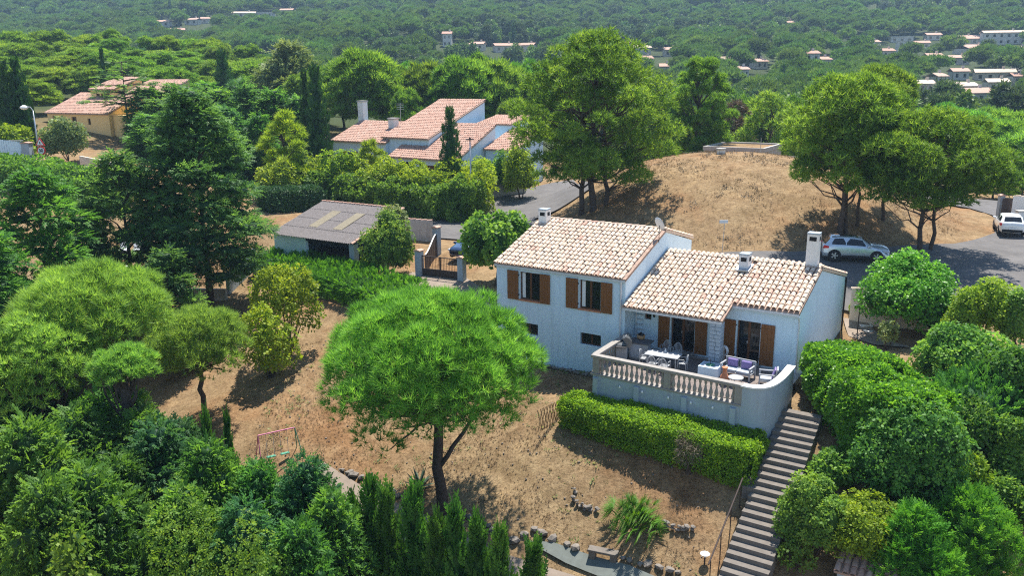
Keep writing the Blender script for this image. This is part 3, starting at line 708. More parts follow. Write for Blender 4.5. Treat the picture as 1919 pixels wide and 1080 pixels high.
MB().lathe([(.15, 0), (.2, .05), (.22, .22), (.19, .22)], 12).build('basket_body', 'wicker', b, smooth=True)
m = MB()
for k in range(14): q = (random.uniform(-.12, .12), random.uniform(-.12, .12), .22 + random.uniform(0, .12)); m.lathe([(.02, -.05), (.06, 0), (.02, .05)], 5, q)
m.build('charcoal', 'black', b)
b = on_ter('square_planter', 'white masonry planter box at the foot of the stone pillar', 'planter', 1331, 692, .3, 0)
MB().box(-.48, .48, -.42, .42, 0, .5).build('box', 'wall', b, bevel=.02); MB().box(-.4, .4, -.34, .34, .49, .505).build('top_slab', 'wall_t', b)
m = MB().lathe([(.2, .51), (.22, .53), (.18, .54)], 12)
m.build('dish', 'green', b); MB().tube([(0, 0, .53), (0, 0, .85)], .012, 5).build('stem', 'iron', b)
s = on_ter('garden_sofa', 'white two-seat garden sofa with violet pillows by the right doors', 'sofa', 1383, 692, .4, R(-6))
MB().box(-.72, .72, -.34, .32, .24, .30).build('seat_frame', 'plastic', s, bevel=.01)
for sx in (-.72, .72):
    for sy in (-.34, .32): MB().box(sx - .035, sx + .035, sy - .035, sy + .035, 0, .62 if sy < 0 else .82).build('leg', 'plastic', s)
    MB().box(sx - .04, sx + .04, -.38, .3, .60, .65).build('armrest', 'plastic', s)
m = MB().box(-.72, .72, .30, .36, .76, .84)
for k in range(9): x = -.62 + k * .155; m.box(x - .03, x + .03, .31, .345, .3, .76)
m.build('backrest', 'plastic', s)
for sx in (-.345, .345):
    MB().box(sx - .33, sx + .33, -.32, .26, .30, .42).build('seat_cushion', 'cushion', s, bevel=.04, smooth=True)
    MB().box(sx - .25, sx + .25, .1, .26, .43, .80).build('pillow', 'violet', s, bevel=.05, smooth=True)
c = on_ter('terracotta_chiminea', 'terracotta chimney stove standing before the garden sofa', 'stove', 1358, 706, .4, 0)
MB().lathe([(.12, 0), (.2, .1), (.24, .25), (.2, .42), (.11, .55), (.1, .8), (.13, .82)], 14).build('body', 'terra', c, smooth=True); MB().lathe([(.14, .82), (.15, .86), (.1, .86)], 14).build('rim', 'terra', c)
MB().box(-.09, .09, -.245, -.2, .15, .32).build('mouth', 'dark', c)
c = on_ter('round_side_table', 'low round white side table with a glass top', 'side table', 1379, 708, .42, 0)
ring = [(.33 * math.cos(a), .33 * math.sin(a), .42) for a in np.linspace(0, 2 * math.pi, 25)]
MB().tube(ring, .028, 6, False).build('rim', 'plastic', c); MB().lathe([(.31, .415), (.31, .43)], 24).build('glass_top', 'cushion', c)
for k in range(3): a = k * 2.1; MB().tube([(.28 * math.cos(a), .28 * math.sin(a), .42), (.24 * math.cos(a), .24 * math.sin(a), 0)], .02, 6).build('leg', 'plastic', c)
c = on_ter('garden_armchair', 'white garden armchair with a reddish seat back inside the curved wall', 'armchair', 1437, 707, .4, R(-75))
MB().box(-.33, .33, -.34, .3, .24, .3).build('seat_frame', 'plastic', c); MB().box(-.28, .28, -.3, .24, .3, .4).build('seat_cushion', 'cushion', c, bevel=.04, smooth=True)
MB().prism([(.24, .3), (.36, .3), (.5, .86), (.44, .86)], 'x', -.3, .3).build('backrest', 'plastic', c); MB().prism([(.2, .4), (.26, .4), (.40, .84), (.34, .84)], 'x', -.24, .24).build('pillow', 'violet', c)
for sx in (-.35, .35):
    MB().box(sx - .04, sx + .04, -.36, .34, .58, .63).build('armrest', 'plastic', c)
    for sy in (-.32, .3): MB().box(sx - .035, sx + .035, sy - .035, sy + .035, 0, .58).build('leg', 'plastic', c)
c = on_ter('hose_reel', 'coiled pale hose hanging beside the stone pillar', 'hose', 1356, 655, .9, 0, dz=.55)
for k in range(4): MB().tube([((.16 + .02 * k) * math.cos(a), .03 * k, .25 + (.22 + .02 * k) * math.sin(a)) for a in np.linspace(0, 2 * math.pi, 17)], .018, 5, False).build('coil', 'zinc', c)
MB().box(-.04, .04, -.02, .12, -.55, .5).build('stand', 'concrete', c)

# ------------------------------------------------------------------ outside stairs
st = thing('garden_stairs', 'long straight flight of pale concrete garden steps beside the terrace hedge', 'stairs', H(0, 0, 0), HA)
for i in range(23):
    v0, z = -3.3 - .365 * i, -.62 - .183 * i
    w0, w1 = .34 + random.uniform(-.02, .02), 2.1
    if 10 <= i <= 11: w0 -= .35
    o = MB().box(w0, w1, v0 - .42, v0, z - .7, z).build('step', 'step', st, bevel=.012)
    MB().box(w0 - .012, w1 + .012, v0 - .432, v0 - .36, z - .062, z + .008).build('nosing', 'wall_t', o) if False else None
MB().tube([(.05, -8.0, -2.15), (.05, -11.9, -4.05)], .035, 8).build('handrail', 'iron', st)
for k in range(4): v = -8.2 - 1.15 * k; MB().tube([(.05, v, -2.25 - (-8.2 - v) * .487), (.05, v, -3.5 - (-8.2 - v) * .487)], .025, 6).build('rail_post', 'iron', st)
# ------------------------------------------------------------------ foliage generators
def nrm(a): return a / np.maximum(np.linalg.norm(a, axis=-1, keepdims=True), 1e-9)
def t_needles(n=9, spread=1.15, w=.06, seed=0):
    g = np.random.default_rng(seed); V = []
    for i in range(n):
        th = spread * math.sqrt((i + .5) / n); ph = i * 2.4 + g.uniform(-.3, .3)
        d = np.array([math.sin(th) * math.cos(ph), math.sin(th) * math.sin(ph), math.cos(th)]); s = nrm(np.cross(np.array([0, 0, 1.0]), d) + g.normal(size=3) * .35); s = nrm(s - d * (s @ d))
        L = g.uniform(.75, 1.0); V += [d * .02 - s * w, d * .02 + s * w, d * L]
    return np.array(V), np.arange(3 * n).reshape(-1, 3)
def t_sprig(n=6, l=.55, w=.2, spread=1.3, seed=0):
    g = np.random.default_rng(seed); V = []
    for i in range(n):
        th = spread * (.45 + .55 * math.sqrt((i + .5) / n)); ph = i * 2.4 + g.uniform(-.4, .4)
        d = np.array([math.sin(th) * math.cos(ph), math.sin(th) * math.sin(ph), math.cos(th)])
        s = nrm(np.cross(np.array([0, 0, 1.0]), d) + g.normal(size=3) * .45); s = nrm(s - d * (s @ d)); o = d * g.uniform(.05, .45)
        V += [o, o + d * l * .5 + s * w, o + d * l, o + d * l * .5 - s * w]
    return np.array(V), np.arange(4 * n).reshape(-1, 4)
def t_frond(n=9, w=.07, seed=0, droop=.25, wide=.5):
    """flat spray: rib along +z, leaflets in the yz plane, the flat side faces +x"""
    g = np.random.default_rng(seed); V = []
    def leaflet(o, d, l, ww):
        s = nrm(np.cross(d, np.array([1.0, 0, 0]))) * ww; x = np.array([g.uniform(-.04, .04), 0, 0])
        V.extend([o, o + d * l * .45 + s + x, o + d * l - np.array([droop * l * .4, 0, 0]), o + d * l * .45 - s + x])
    leaflet(np.zeros(3), np.array([0, 0, 1.0]), 1.0, w * .9)
    for i in range(n - 1):
        t = .1 + .72 * (i // 2) / max(1, (n - 2) // 2); sg = 1 if i % 2 else -1; a = .75 - .25 * t
        leaflet(np.array([-droop * t * t * .5, 0, t]), nrm(np.array([g.uniform(-.12, .12), sg * math.sin(a), math.cos(a)])), wide * (1.05 - .6 * t), w)
    return np.array(V), np.arange(4 * n).reshape(-1, 4)
def scatter(tmpl, P, Nn, S, U=None, spin=None, g=rng):
    """place a small template at points P, its +z along N (and +x near U)"""
    tv, tf = tmpl; n = len(P); z = nrm(Nn)
    ref = U if U is not None else g.normal(size=(n, 3))
    x = nrm(ref - (ref * z).sum(-1, keepdims=True) * z); y = np.cross(z, x)
    Rm = np.stack([x, y, z], -1) * np.asarray(S).reshape(-1, 1, 1)
    V = np.einsum('nij,kj->nki', Rm, tv) + P[:, None]
    F = tf[None] + (np.arange(n) * len(tv))[:, None, None]
    return V.reshape(-1, 3), F.reshape(-1, tf.shape[1])
def core_quads(c, r, nu=10, nv=6, jit=.12, g=rng):
    ph = np.linspace(.15, math.pi - .15, nv); th = np.arange(nu) * 2 * math.pi / nu
    k = 1 + g.uniform(-jit, jit, (nv, nu))
    V = np.stack([np.sin(ph)[:, None] * np.cos(th)[None] * k * r[0] + c[0], np.sin(ph)[:, None] * np.sin(th)[None] * k * r[1] + c[1], np.cos(ph)[:, None] * k * r[2] + c[2]], -1).reshape(-1, 3)
    i = np.arange(nv * nu).reshape(nv, nu)
    F = np.stack([i[:-1], i[1:], np.roll(i[1:], -1, 1), np.roll(i[:-1], -1, 1)], -1).reshape(-1, 4)
    return V, F
def join_parts(parts):
    Vs, Fs, vs, b = [], [], [], 0
    k = max(f.shape[1] for _, f, _ in parts)
    for V, F, var in parts:
        if F.shape[1] < k: raise ValueError
        Vs.append(V); Fs.append(F + b); b += len(V); vs.append(var)
    return np.concatenate(Vs), np.concatenate(Fs), np.concatenate(vs)
def q2t(F): return np.concatenate([F[:, [0, 1, 2]], F[:, [0, 2, 3]]])
def sphere_dirs(n, g, zmin=-1.0):
    z = g.uniform(zmin, 1, n); a = g.uniform(0, 2 * math.pi, n); r_ = np.sqrt(1 - z * z)
    return np.stack([r_ * np.cos(a), r_ * np.sin(a), z], -1)
def lobe_points(lobes, n, g, zmin=-.5, up=.4, shell=(.72, 1.05)):
    """points spread over the outsides of the lobes; those buried in another lobe are dropped"""
    C = np.array([l[:3] for l in lobes]); Rr = np.array([l[3:6] for l in lobes])
    wgt = (Rr[:, 0] * Rr[:, 1] + Rr[:, 0] * Rr[:, 2]) ; wgt = wgt / wgt.sum()
    k = g.choice(len(C), n, p=wgt); d = sphere_dirs(n, g, zmin)
    rr = g.uniform(*shell, n)[:, None]
    P = C[k] + Rr[k] * d * rr; Nn = nrm(nrm(d / Rr[k]) + np.array([0, 0, up]))
    q = ((P[:, None] - C[None]) / Rr[None]); inside = (q ** 2).sum(-1) < .42
    inside[np.arange(n), k] = False
    keep = ~inside.any(1); return P[keep], Nn[keep], k[keep]
def trunk_mesh(name, paths, mat, seg=9):
    m = MB()
    for pts, r0, r1 in paths:
        n = len(pts); m.tube(pts, [r0 + (r1 - r0) * (i / (n - 1)) ** .8 for i in range(n)], seg)
    return m.mesh(name, mat, smooth=True)
def bent(p0, p1, g, k=5, amp=.12, sag=0.0):
    p0, p1 = np.array(p0, float), np.array(p1, float); L = np.linalg.norm(p1 - p0); out = []
    for i in range(k + 1):
        t = i / k; e = math.sin(math.pi * t); out.append(tuple(p0 + (p1 - p0) * t + g.normal(size=3) * amp * e * L * .35 + np.array([0, 0, -sag * e * L])))
    return out
def var_of(n_inst, k, g, lobe=None, nl=1):
    v = g.random(n_inst) * .6
    if lobe is not None: v = v + (g.random(nl) * .45)[lobe]
    else: v = v + g.random(n_inst) * .25
    return np.repeat(np.clip(v, 0, 1), k)

def stone_pine(h, rad, crown_h, n, seed, mat='stone_pine', size=.42, lean=(0, 0), fork=None, nl=46, skirt=.35, tw=.075, nn=8, zlow=1.28, spread=.95, lobr=(.20, .30)):
    """umbrella pine: bare trunk, spreading limbs, domed crown of upright tufts"""
    n, size = int(n * 0.72), size * 1.12
    g = np.random.default_rng(seed); zc = h - crown_h * .62; c = np.array([lean[0], lean[1], zc]); lobes = []
    for i in range(nl):
        f = (i + .5) / nl; z = 1 - f * zlow; r_ = math.sqrt(max(0, 1 - z * z)); a = i * 2.39996 + g.uniform(-.25, .25)
        d = np.array([r_ * math.cos(a), r_ * math.sin(a), z]); k = g.uniform(.74, .88) if z > -.05 else g.uniform(.62, .86)
        rr = rad * g.uniform(*lobr)
        p = c + d * np.array([rad, rad, crown_h * .62]) * k
        lobes.append((*p, rr, rr, rr * (.62 if z > 0 else .45)))
    P, Nn, li = lobe_points(lobes, int(n * 1.7), g, -.35, .85, (.7, 1.06))
    if len(P) > n: s = g.permutation(len(P))[:n]; P, Nn, li = P[s], Nn[s], li[s]
    zl = (P[:, 2] - zc) / crown_h; keep = g.random(len(P)) < np.clip(.55 + zl * 2.2, skirt, 1); P, Nn, li = P[keep], Nn[keep], li[keep]
    # the inside of the crown
    ni = len(P) // 4; di = sphere_dirs(ni, g, -.25) * np.array([rad, rad, crown_h * .6]) * g.uniform(.3, .75, (ni, 1))
    P = np.r_[P, c + di]; Nn = np.r_[Nn, nrm(nrm(di) + [0, 0, .6])]; li = np.r_[li, g.integers(0, nl, ni)]
    tm = t_needles(nn, spread, tw, seed); V, F = scatter(tm, P, Nn, size * g.uniform(.7, 1.25, len(P)), g=g)
    me = mesh_np('crown', V, F, M[mat], var_of(len(P), len(tm[0]), g, li, nl))
    zt = zc - crown_h * .12; tb = .028 * h
    paths = [(bent((0, 0, -.4), (lean[0] * .7, lean[1] * .7, zt), g, 7, .035), tb, tb * .62)]
    for i, l in enumerate(lobes):
        if i % 2 and i > nl * .6: continue
        t = g.uniform(.72, 1.0); s0 = np.array([lean[0] * .7 * t, lean[1] * .7 * t, zt * t + (1 - t) * .2])
        paths.append((bent(s0, np.array(l[:3]) * [.96, .96, 1] - [0, 0, l[5] * .5], g, 5, .10, .05), tb * .30, tb * .07))
    if fork: paths.append((bent(fork[0], fork[1], g, 6, .06), tb * .42, tb * .2))
    return me, trunk_mesh('trunk', paths, 'bark', 8)
def aleppo_pine(h, rad, z0, n, seed, mat='aleppo', size=.6, trunks=((0, 0),), nl=60, sq=(1, 1), tw=.085, nn=6, lobr=(.15, .29)):
    """tall loose pine: lobes of needles at many heights with gaps between them"""
    n, size = int(n * 0.75), size * 1.10
    g = np.random.default_rng(seed); lobes = []
    for i in range(nl):
        t = (i + .5) / nl; z = z0 + (h - z0) * (t ** .9); prof = math.sin(math.pi * min(1, .22 + .74 * t)) ** .75
        a = i * 2.39996 + g.uniform(-.5, .5); q = rad * prof * math.sqrt(g.uniform(.12, .92)); rr = rad * g.uniform(*lobr)
        lobes.append((q * math.cos(a) * sq[0], q * math.sin(a) * sq[1], z - rr * .5, rr, rr, rr * g.uniform(.5, .8)))
    P, Nn, li = lobe_points(lobes, n, g, -.3, .5, (.6, 1.1))
    tm = t_needles(nn, 1.25, tw, seed); V, F = scatter(tm, P, Nn, size * g.uniform(.65, 1.25, len(P)), g=g)
    me = mesh_np('crown', V, F, M[mat], var_of(len(P), len(tm[0]), g, li, nl))
    paths = []; tb = .022 * h
    for j, (tx, ty) in enumerate(trunks):
        tops = np.array([tx * .5 + g.uniform(-.4, .4), ty * .5, z0 + (h - z0) * (.75 if j == 0 else .45)])
        pts = bent((tx, ty, -.5), tops, g, 8, .05); paths.append((pts, tb * (1 if j == 0 else .8), tb * .25))
        for i, l in enumerate(lobes):
            if i % len(trunks) != j: continue
            k = min(7, max(2, int(8 * (l[2] - .5) / max(1, tops[2]) * .85))); paths.append((bent(pts[k], l[:3], g, 4, .12), tb * .26, tb * .06))
    return me, trunk_mesh('trunk', paths, 'bark', 8)
def cedar(h, rad, z0, n, seed, mat='cedar', size=.75, layers=16, droop=.10, flat=1.0, lw=.075, shape=.75):
    """layered conifer: branches in tiers that carry flat sprays"""
    g = np.random.default_rng(seed); B = []
    for i in range(layers):
        t = (i + g.uniform(0, .6)) / layers; z = z0 + (h - z0) * t; L = rad * (1 - t) ** shape * 1.0 + rad * .05
        nb = max(3, int(7 - 3 * t)); a0 = g.uniform(0, 6.3)
        for k in range(nb): B.append((z + g.uniform(-.3, .3), a0 + k * 6.283 / nb + g.uniform(-.35, .35), L * g.uniform(.65, 1.1)))
    wt = np.array([b[2] for b in B]); wt = wt / wt.sum(); k = g.choice(len(B), n, p=wt); Bn = np.array(B)[k]
    s = np.sqrt(g.uniform(.03, 1, n)); lat = g.normal(size=n) * .23 * (Bn[:, 2] * (.35 + .5 * s)) * .8
    a = Bn[:, 1]; ca, sa = np.cos(a), np.sin(a); q = s * Bn[:, 2]
    rise = .16 * q - droop * q * q / np.maximum(Bn[:, 2], .1)
    P = np.stack([ca * q - sa * lat, sa * q + ca * lat, Bn[:, 0] + rise + g.normal(size=n) * .09 * rad * .3], -1)
    a2 = a + lat / np.maximum(q, .4) * .9 + g.uniform(-.4, .4, n); Nn = np.stack([np.cos(a2), np.sin(a2), g.uniform(-.15, .35, n)], -1)
    U = np.stack([g.normal(size=n) * .35 / flat, g.normal(size=n) * .35 / flat, np.ones(n)], -1)
    tm = t_frond(9, lw, seed); V, F = scatter(tm, P, Nn, size * g.uniform(.6, 1.2, n), U, g=g)
    me = mesh_np('crown', V, F, M[mat], var_of(n, len(tm[0]), g, k, len(B)))
    tb = .02 * h; paths = [([(0, 0, -.5), (g.uniform(-.1, .1), 0, h * .4), (0, g.uniform(-.1, .1), h * .97)], tb, .03)]
    for z, a_, L in B: paths.append(([(0, 0, z), (math.cos(a_) * L * .45, math.sin(a_) * L * .45, z + .07 * L), (math.cos(a_) * L * .92, math.sin(a_) * L * .92, z + (.15 - droop) * L)], .05 + .012 * L, .015))
    return me, trunk_mesh('trunk', paths, 'bark', 6)
def clumpy(h, rad, n, seed, mat='leyland', size=.5, nl=40, z0=.2, dome=.55, flat=.42, lw=.085, lob=(.26, .42), up=.25, bare=0.0, trunk=.02):
    """old bushy conifer: broad rounded outline built of flattened drooping clumps"""
    n, size = int(n * 0.62), size * 1.20
    g = np.random.default_rng(seed); lobes = []
    for i in range(nl):
        t = ((i + .5) / nl) ** .95; z = z0 + (h - z0) * t; R_ = rad * max(.12, (1 - t ** 2.0) ** dome) * min(1, .7 + 1.2 * t); a = i * 2.39996 + g.uniform(-.6, .6); rr = rad * g.uniform(*lob) * (1 - .35 * t)
        q = max(0, R_ - rr * .75) * g.uniform(.55, 1.12); lobes.append((q * math.cos(a), q * math.sin(a), z - rr * flat * .6, rr, rr, rr * flat * g.uniform(.8, 1.5)))
    P, Nn, li = lobe_points(lobes, n, g, -.55, up, (.62, 1.12))
    C = np.array(lobes)[li][:, :3]; out = nrm(np.c_[P[:, :2], np.zeros(len(P))]); Nn = nrm(Nn * [1, 1, .6] + out * .5 + g.normal(size=P.shape) * .25)
    U = np.tile([0, 0, 1.0], (len(P), 1)) + g.normal(size=P.shape) * .45
    tm = t_frond(6, lw, seed, .45, .5); V, F = scatter(tm, P, Nn, size * g.uniform(.6, 1.25, len(P)), U, g=g)
    parts = [(V, F, var_of(len(P), len(tm[0]), g, li, nl))]
    for l in lobes:
        cv, cf = core_quads(l[:3], (l[3] * .66, l[4] * .66, l[5] * .5), 8, 5, .2, g); parts.append((cv, cf, np.full(len(cv), .02)))
    V, F, va = join_parts(parts); tb = trunk * h
    paths = [([(0, 0, -.5), (g.uniform(-.1, .1), 0, h * .45), (0, 0, h * .92)], tb, .03)]
    for l in lobes[::2]: paths.append((bent((0, 0, max(.3, l[2] * .85 - .2)), l[:3], g, 4, .08), .05 + tb * .15, .015))
    return mesh_np('crown', V, F, M[mat], va), trunk_mesh('trunk', paths, 'bark', 6)
def plume(h, rad, n, seed, mat='leyland', size=.55, nl=40, prof=None, up=1.0, z0=.1, lw=.085, lob=(.2, .32), spire=.8):
    """dense conifer: a body of overlapping upward plumes, down to the ground"""
    n, size = int(n * 0.70), size * 1.14
    g = np.random.default_rng(seed); prof = prof or (lambda t: (1 - t) ** .62 * min(1, .55 + t * 2.5)); lobes = []
    for i in range(nl):
        t = (i + .5) / nl; t = t ** 1.15; z = z0 + (h - z0) * t; R_ = rad * prof(t); a = i * 2.39996 + g.uniform(-.4, .4); rr = rad * g.uniform(*lob) * (1 - .55 * t)
        q = max(0, R_ - rr * .6) * g.uniform(.8, 1.0); lobes.append((q * math.cos(a), q * math.sin(a), z, rr, rr, rr * 1.25))
    P, Nn, li = lobe_points(lobes, n, g, -.45, up, (.7, 1.1))
    U = nrm(np.c_[P[:, :2], np.full(len(P), rad * .8)]) + g.normal(size=P.shape) * .4
    tm = t_frond(8, lw, seed, .3, .45); V, F = scatter(tm, P, Nn, size * g.uniform(.6, 1.2, len(P)), U, g=g)
    parts = [(V, F, var_of(len(P), len(tm[0]), g, li, nl))]
    for t in np.linspace(.02, .9, 7):
        cv, cf = core_quads((0, 0, z0 + (h - z0) * t), (rad * prof(t) * .62,) * 2 + (h * .10,), 9, 5, .15, g); parts.append((cv, cf, np.full(len(cv), .02)))
    V, F, va = join_parts(parts)
    return mesh_np('crown', V, F, M[mat], va), trunk_mesh('trunk', [([(0, 0, -.5), (0, 0, h * .5)], .014 * h + .04, .03)], 'bark', 6)
def cypress(h, rad, n, seed, mat='cypress', size=.5):
    pr = lambda t: max(.04, (1 - t ** 2.2) ** .8 * min(1, .62 + t * 1.4))
    return plume(h, rad, n, seed, mat, size, 60, pr, 2.4, .15, .075, (.35, .5))
def shrub_lobes(rx, ry, rz, nl, g, flat=.0, k=(.3, .48)):
    lobes = []
    for i in range(nl):
        d = sphere_dirs(1, g, -.15)[0] * g.uniform(.45, .74); rr = g.uniform(*k)
        z = rz * (.48 + d[2] * .62); lobes.append((d[0] * rx, d[1] * ry, max(rz * .2, z), rr * rx, rr * ry, rr * rz * .8))
    return lobes
def shrub(rx, ry, h, n, seed, mat='shrub', size=.28, nl=14, up=.35, leaf_w=.2, leaf_l=.55, nleaf=6, core=True, k=(.3, .48), stems=3):
    n, size = int(n * 0.68), size * 1.14
    g = np.random.default_rng(seed); lobes = shrub_lobes(rx, ry, h, nl, g, k=k)
    P, Nn, li = lobe_points(lobes, n, g, -.75, up, (.75, 1.12)); P[:, 2] = np.maximum(P[:, 2], .03)
    tm = t_sprig(nleaf, leaf_l, leaf_w, 1.35, seed); V, F = scatter(tm, P, Nn, size * g.uniform(.65, 1.3, len(P)), g=g)
    parts = [(V, F, var_of(len(P), len(tm[0]), g, li, nl))]
    if core:
        for l in lobes:
            cv, cf = core_quads(l[:3], tuple(x * .72 for x in l[3:6]), 8, 5, .18, g); parts.append((cv, cf, np.full(len(cv), .03)))
    V, F, va = join_parts(parts)
    me = mesh_np('foliage', V, F, M[mat], va)
    st_ = [(bent((g.uniform(-.1, .1), g.uniform(-.1, .1), -.2), np.array(lobes[i % nl][:3]), g, 4, .08), .03 + .012 * h, .015) for i in range(stems)]
    return me, trunk_mesh('stem', st_, 'bark', 6)
def hedge_run(path, width, hfun, n, seed, mat, size=.22, leaf_l=.55, leaf_w=.22, nleaf=5, bulge=.12, base=None, frond=False, rough=.10, top_k=1.0, taper=.0, ztop=None):
    """clipped hedge along a ground path (world coords); returns a mesh relative to path[0]"""
    n, size = int(n * 0.68), size * 1.15
    g = np.random.default_rng(seed); Pp = np.array([p[:2] for p in path], float); seg = np.linalg.norm(np.diff(Pp, axis=0), axis=1); cum = np.r_[0, np.cumsum(seg)]; L = cum[-1]
    def at(s):
        i = np.clip(np.searchsorted(cum, s, 'right') - 1, 0, len(seg) - 1); f = ((s - cum[i]) / seg[i])[:, None]; p = Pp[i] * (1 - f) + Pp[i + 1] * f
        d = (Pp[i + 1] - Pp[i]) / seg[i][:, None]; return p, d, np.stack([-d[:, 1], d[:, 0]], -1)
    W = width if callable(width) else (lambda s: np.full(len(s), width)); hm = float(np.mean(hfun(np.linspace(0, L, 9))))
    wm = float(np.mean(W(np.linspace(0, L, 9)))); areas = np.array([L * wm * top_k, L * hm, L * hm, wm * hm, wm * hm]); cnt = (n * areas / areas.sum()).astype(int)
    Ps, Ns = [], []
    for fi, c in enumerate(cnt):
        if fi == 0: s = g.uniform(0, L, c); e = g.uniform(-1, 1, c); zf = np.ones(c); nl_, nt_, nz = e ** 5 * .4, 0 * e, np.ones(c)
        elif fi in (1, 2): s = g.uniform(0, L, c); sg = 1 if fi == 1 else -1; e = np.full(c, sg * 1.0); zf = g.uniform(0.0, 1, c) ** .85; nl_, nt_, nz = e, 0 * e, np.full(c, .25) + zf ** 6 * .5
        else: s = np.full(c, 0.0 if fi == 3 else L); e = g.uniform(-1, 1, c); zf = g.uniform(0.0, 1, c); nl_, nt_, nz = e * .2, np.full(c, -1.0 if fi == 3 else 1.0), np.full(c, .25)
        p, d, q = at(s); w = W(s) / 2; h = hfun(s)
        x0 = p + q * (e * w * (1 - taper * zf))[:, None] + d * (nt_ * .05)[:, None]
        lump = (vnoise(s * 1.0 + 50, e * w + zf * 3 + 40, .9, seed % 50) - .5) * rough * 2.6
        edge = np.where(fi == 0, -np.abs(e) ** 6 * .16, 0) * h * .6
        zg = gz(x0[:, 0], x0[:, 1]) if base is None else np.full(c, base)
        if ztop is not None: h = np.maximum(ztop(s) - zg, .3)
        Pz = zg + zf * h + edge * (.45 if ztop is not None else 1) + (lump if fi == 0 else 0)
        lat = (q * nl_[:, None] + d * nt_[:, None]); x0 = x0 + lat * (lump if fi else 0 * lump)[:, None] + lat * (bulge * np.sin(np.pi * zf))[:, None] * (1 if fi else 0)
        Ps.append(np.c_[x0, Pz]); Ns.append(np.c_[lat, nz])
    P = np.concatenate(Ps); Nn = nrm(nrm(np.concatenate(Ns)) + g.normal(size=P.shape) * .35); P = P + nrm(Nn) * g.uniform(-.12, .06, len(P))[:, None]
    tm = t_frond(8, .085, seed, .25, .45) if frond else t_sprig(nleaf, leaf_l, leaf_w, 1.3, seed)
    V, F = scatter(tm, P, Nn, size * g.uniform(.65, 1.3, len(P)), g=g)
    parts = [(V, F, var_of(len(P), len(tm[0]), g))]
    s = np.linspace(.12, L - .12, max(6, int(L / .6))); p, d, q = at(s); ins_ = .18 + rough * .55; w = W(s) / 2 - ins_; h = hfun(s) - ins_; cv = []
    for e, zf in ((-1, 0), (-1, .9), (-.8, 1), (.8, 1), (1, .9), (1, 0)):
        x0 = p + q * (e * w * (1 - taper * zf))[:, None]; zg = gz(x0[:, 0], x0[:, 1]) if base is None else np.full(len(s), base)
        hh_ = h if ztop is None else np.maximum(ztop(s) - zg, .3) - ins_
        cv.append(np.c_[x0, zg - (.4 if zf == 0 else 0) + zf * hh_])
    cv = np.stack(cv, 1); m_, k = cv.shape[:2]; i = np.arange(m_ * k).reshape(m_, k)
    cf = np.stack([i[:-1, :-1], i[1:, :-1], i[1:, 1:], i[:-1, 1:]], -1).reshape(-1, 4)
    cf = np.r_[cf, [[i[0, 0], i[0, 1], i[0, 4], i[0, 5]], [i[-1, 0], i[-1, 5], i[-1, 4], i[-1, 1]], [i[0, 1], i[0, 2], i[0, 3], i[0, 4]], [i[-1, 1], i[-1, 4], i[-1, 3], i[-1, 2]]]]
    parts.append((cv.reshape(-1, 3), cf, np.full(m_ * k, .02)))
    V, F, va = join_parts(parts); o = np.array([Pp[0, 0], Pp[0, 1], g1(*Pp[0])])
    return mesh_np('foliage', V - o, F, M[mat], va), o
def plant(name, label, cat, p, meshes, rz=0.0, sc=1.0, group=None, names=('crown', 'trunk')):
    t = thing(name, label, cat, (p[0], p[1], p[2] - .04), rz, group); t.scale = (sc, sc, sc) if not hasattr(sc, '__len__') else sc
    for nm, me in zip(names, meshes): link(nm, me, t)
    return t
# ------------------------------------------------------------------ trees and bushes round the villa
FS = ('foliage', 'stem')
def pxm(p): return FPX / proj(p)[2]                      # photo pixels per metre at a place
# the stone pine in the middle
p = gp(832, 962); hh = top_h(p, 541)
plant('stone_pine', 'large bright green stone pine with a bare leaning trunk in front of the villa', 'pine tree', p,
      stone_pine(hh, 4.85, 6.3, 20000, 11, size=.40, lean=(-.35, .25), fork=((-.1, 0, 2.4), (1.9, .2, 5.2)), nl=170, skirt=.30, tw=.036, nn=10, zlow=1.72, spread=.9, lobr=(.13, .20)))
p = gp(385, 785); hh = top_h(p, 570)
plant('stone_pine', 'pale yellow-green stone pine with visible grey branches left of the dry slope', 'pine tree', p,
      stone_pine(hh, 2.75, 4.3, 6500, 12, 'stone_pine_y', .36, nl=70, skirt=.28, zlow=1.5, lobr=(.16, .24), tw=.045))
p = spot(165, 37.5); hh = top_h(p, 492)
plant('stone_pine', 'wide pale green stone pine with a lumpy crown at the left edge below the cedars', 'pine tree', p,
      stone_pine(hh, 3.5, 4.6, 9500, 13, 'stone_pine_y', .38, lean=(-.5, 0), nl=62, skirt=.34, zlow=1.5, lobr=(.17, .25), tw=.045))
p = spot(20, 34); hh = top_h(p, 585)
plant('stone_pine', 'drooping grey-green stone pine cut by the left edge of the photo', 'pine tree', p,
      stone_pine(hh, 2.9, 4.2, 5000, 14, 'stone_pine_y', .31, nl=60, skirt=.45, zlow=1.5, lobr=(.17, .25)))
p = spot(190, 33.0); hh = top_h(p, 650)
plant('stone_pine', 'small flat-topped stone pine below the wide pale pine', 'pine tree', p, stone_pine(hh, 1.35, 1.7, 1800, 15, 'stone_pine_y', .26, nl=30, lobr=(.18, .28)))
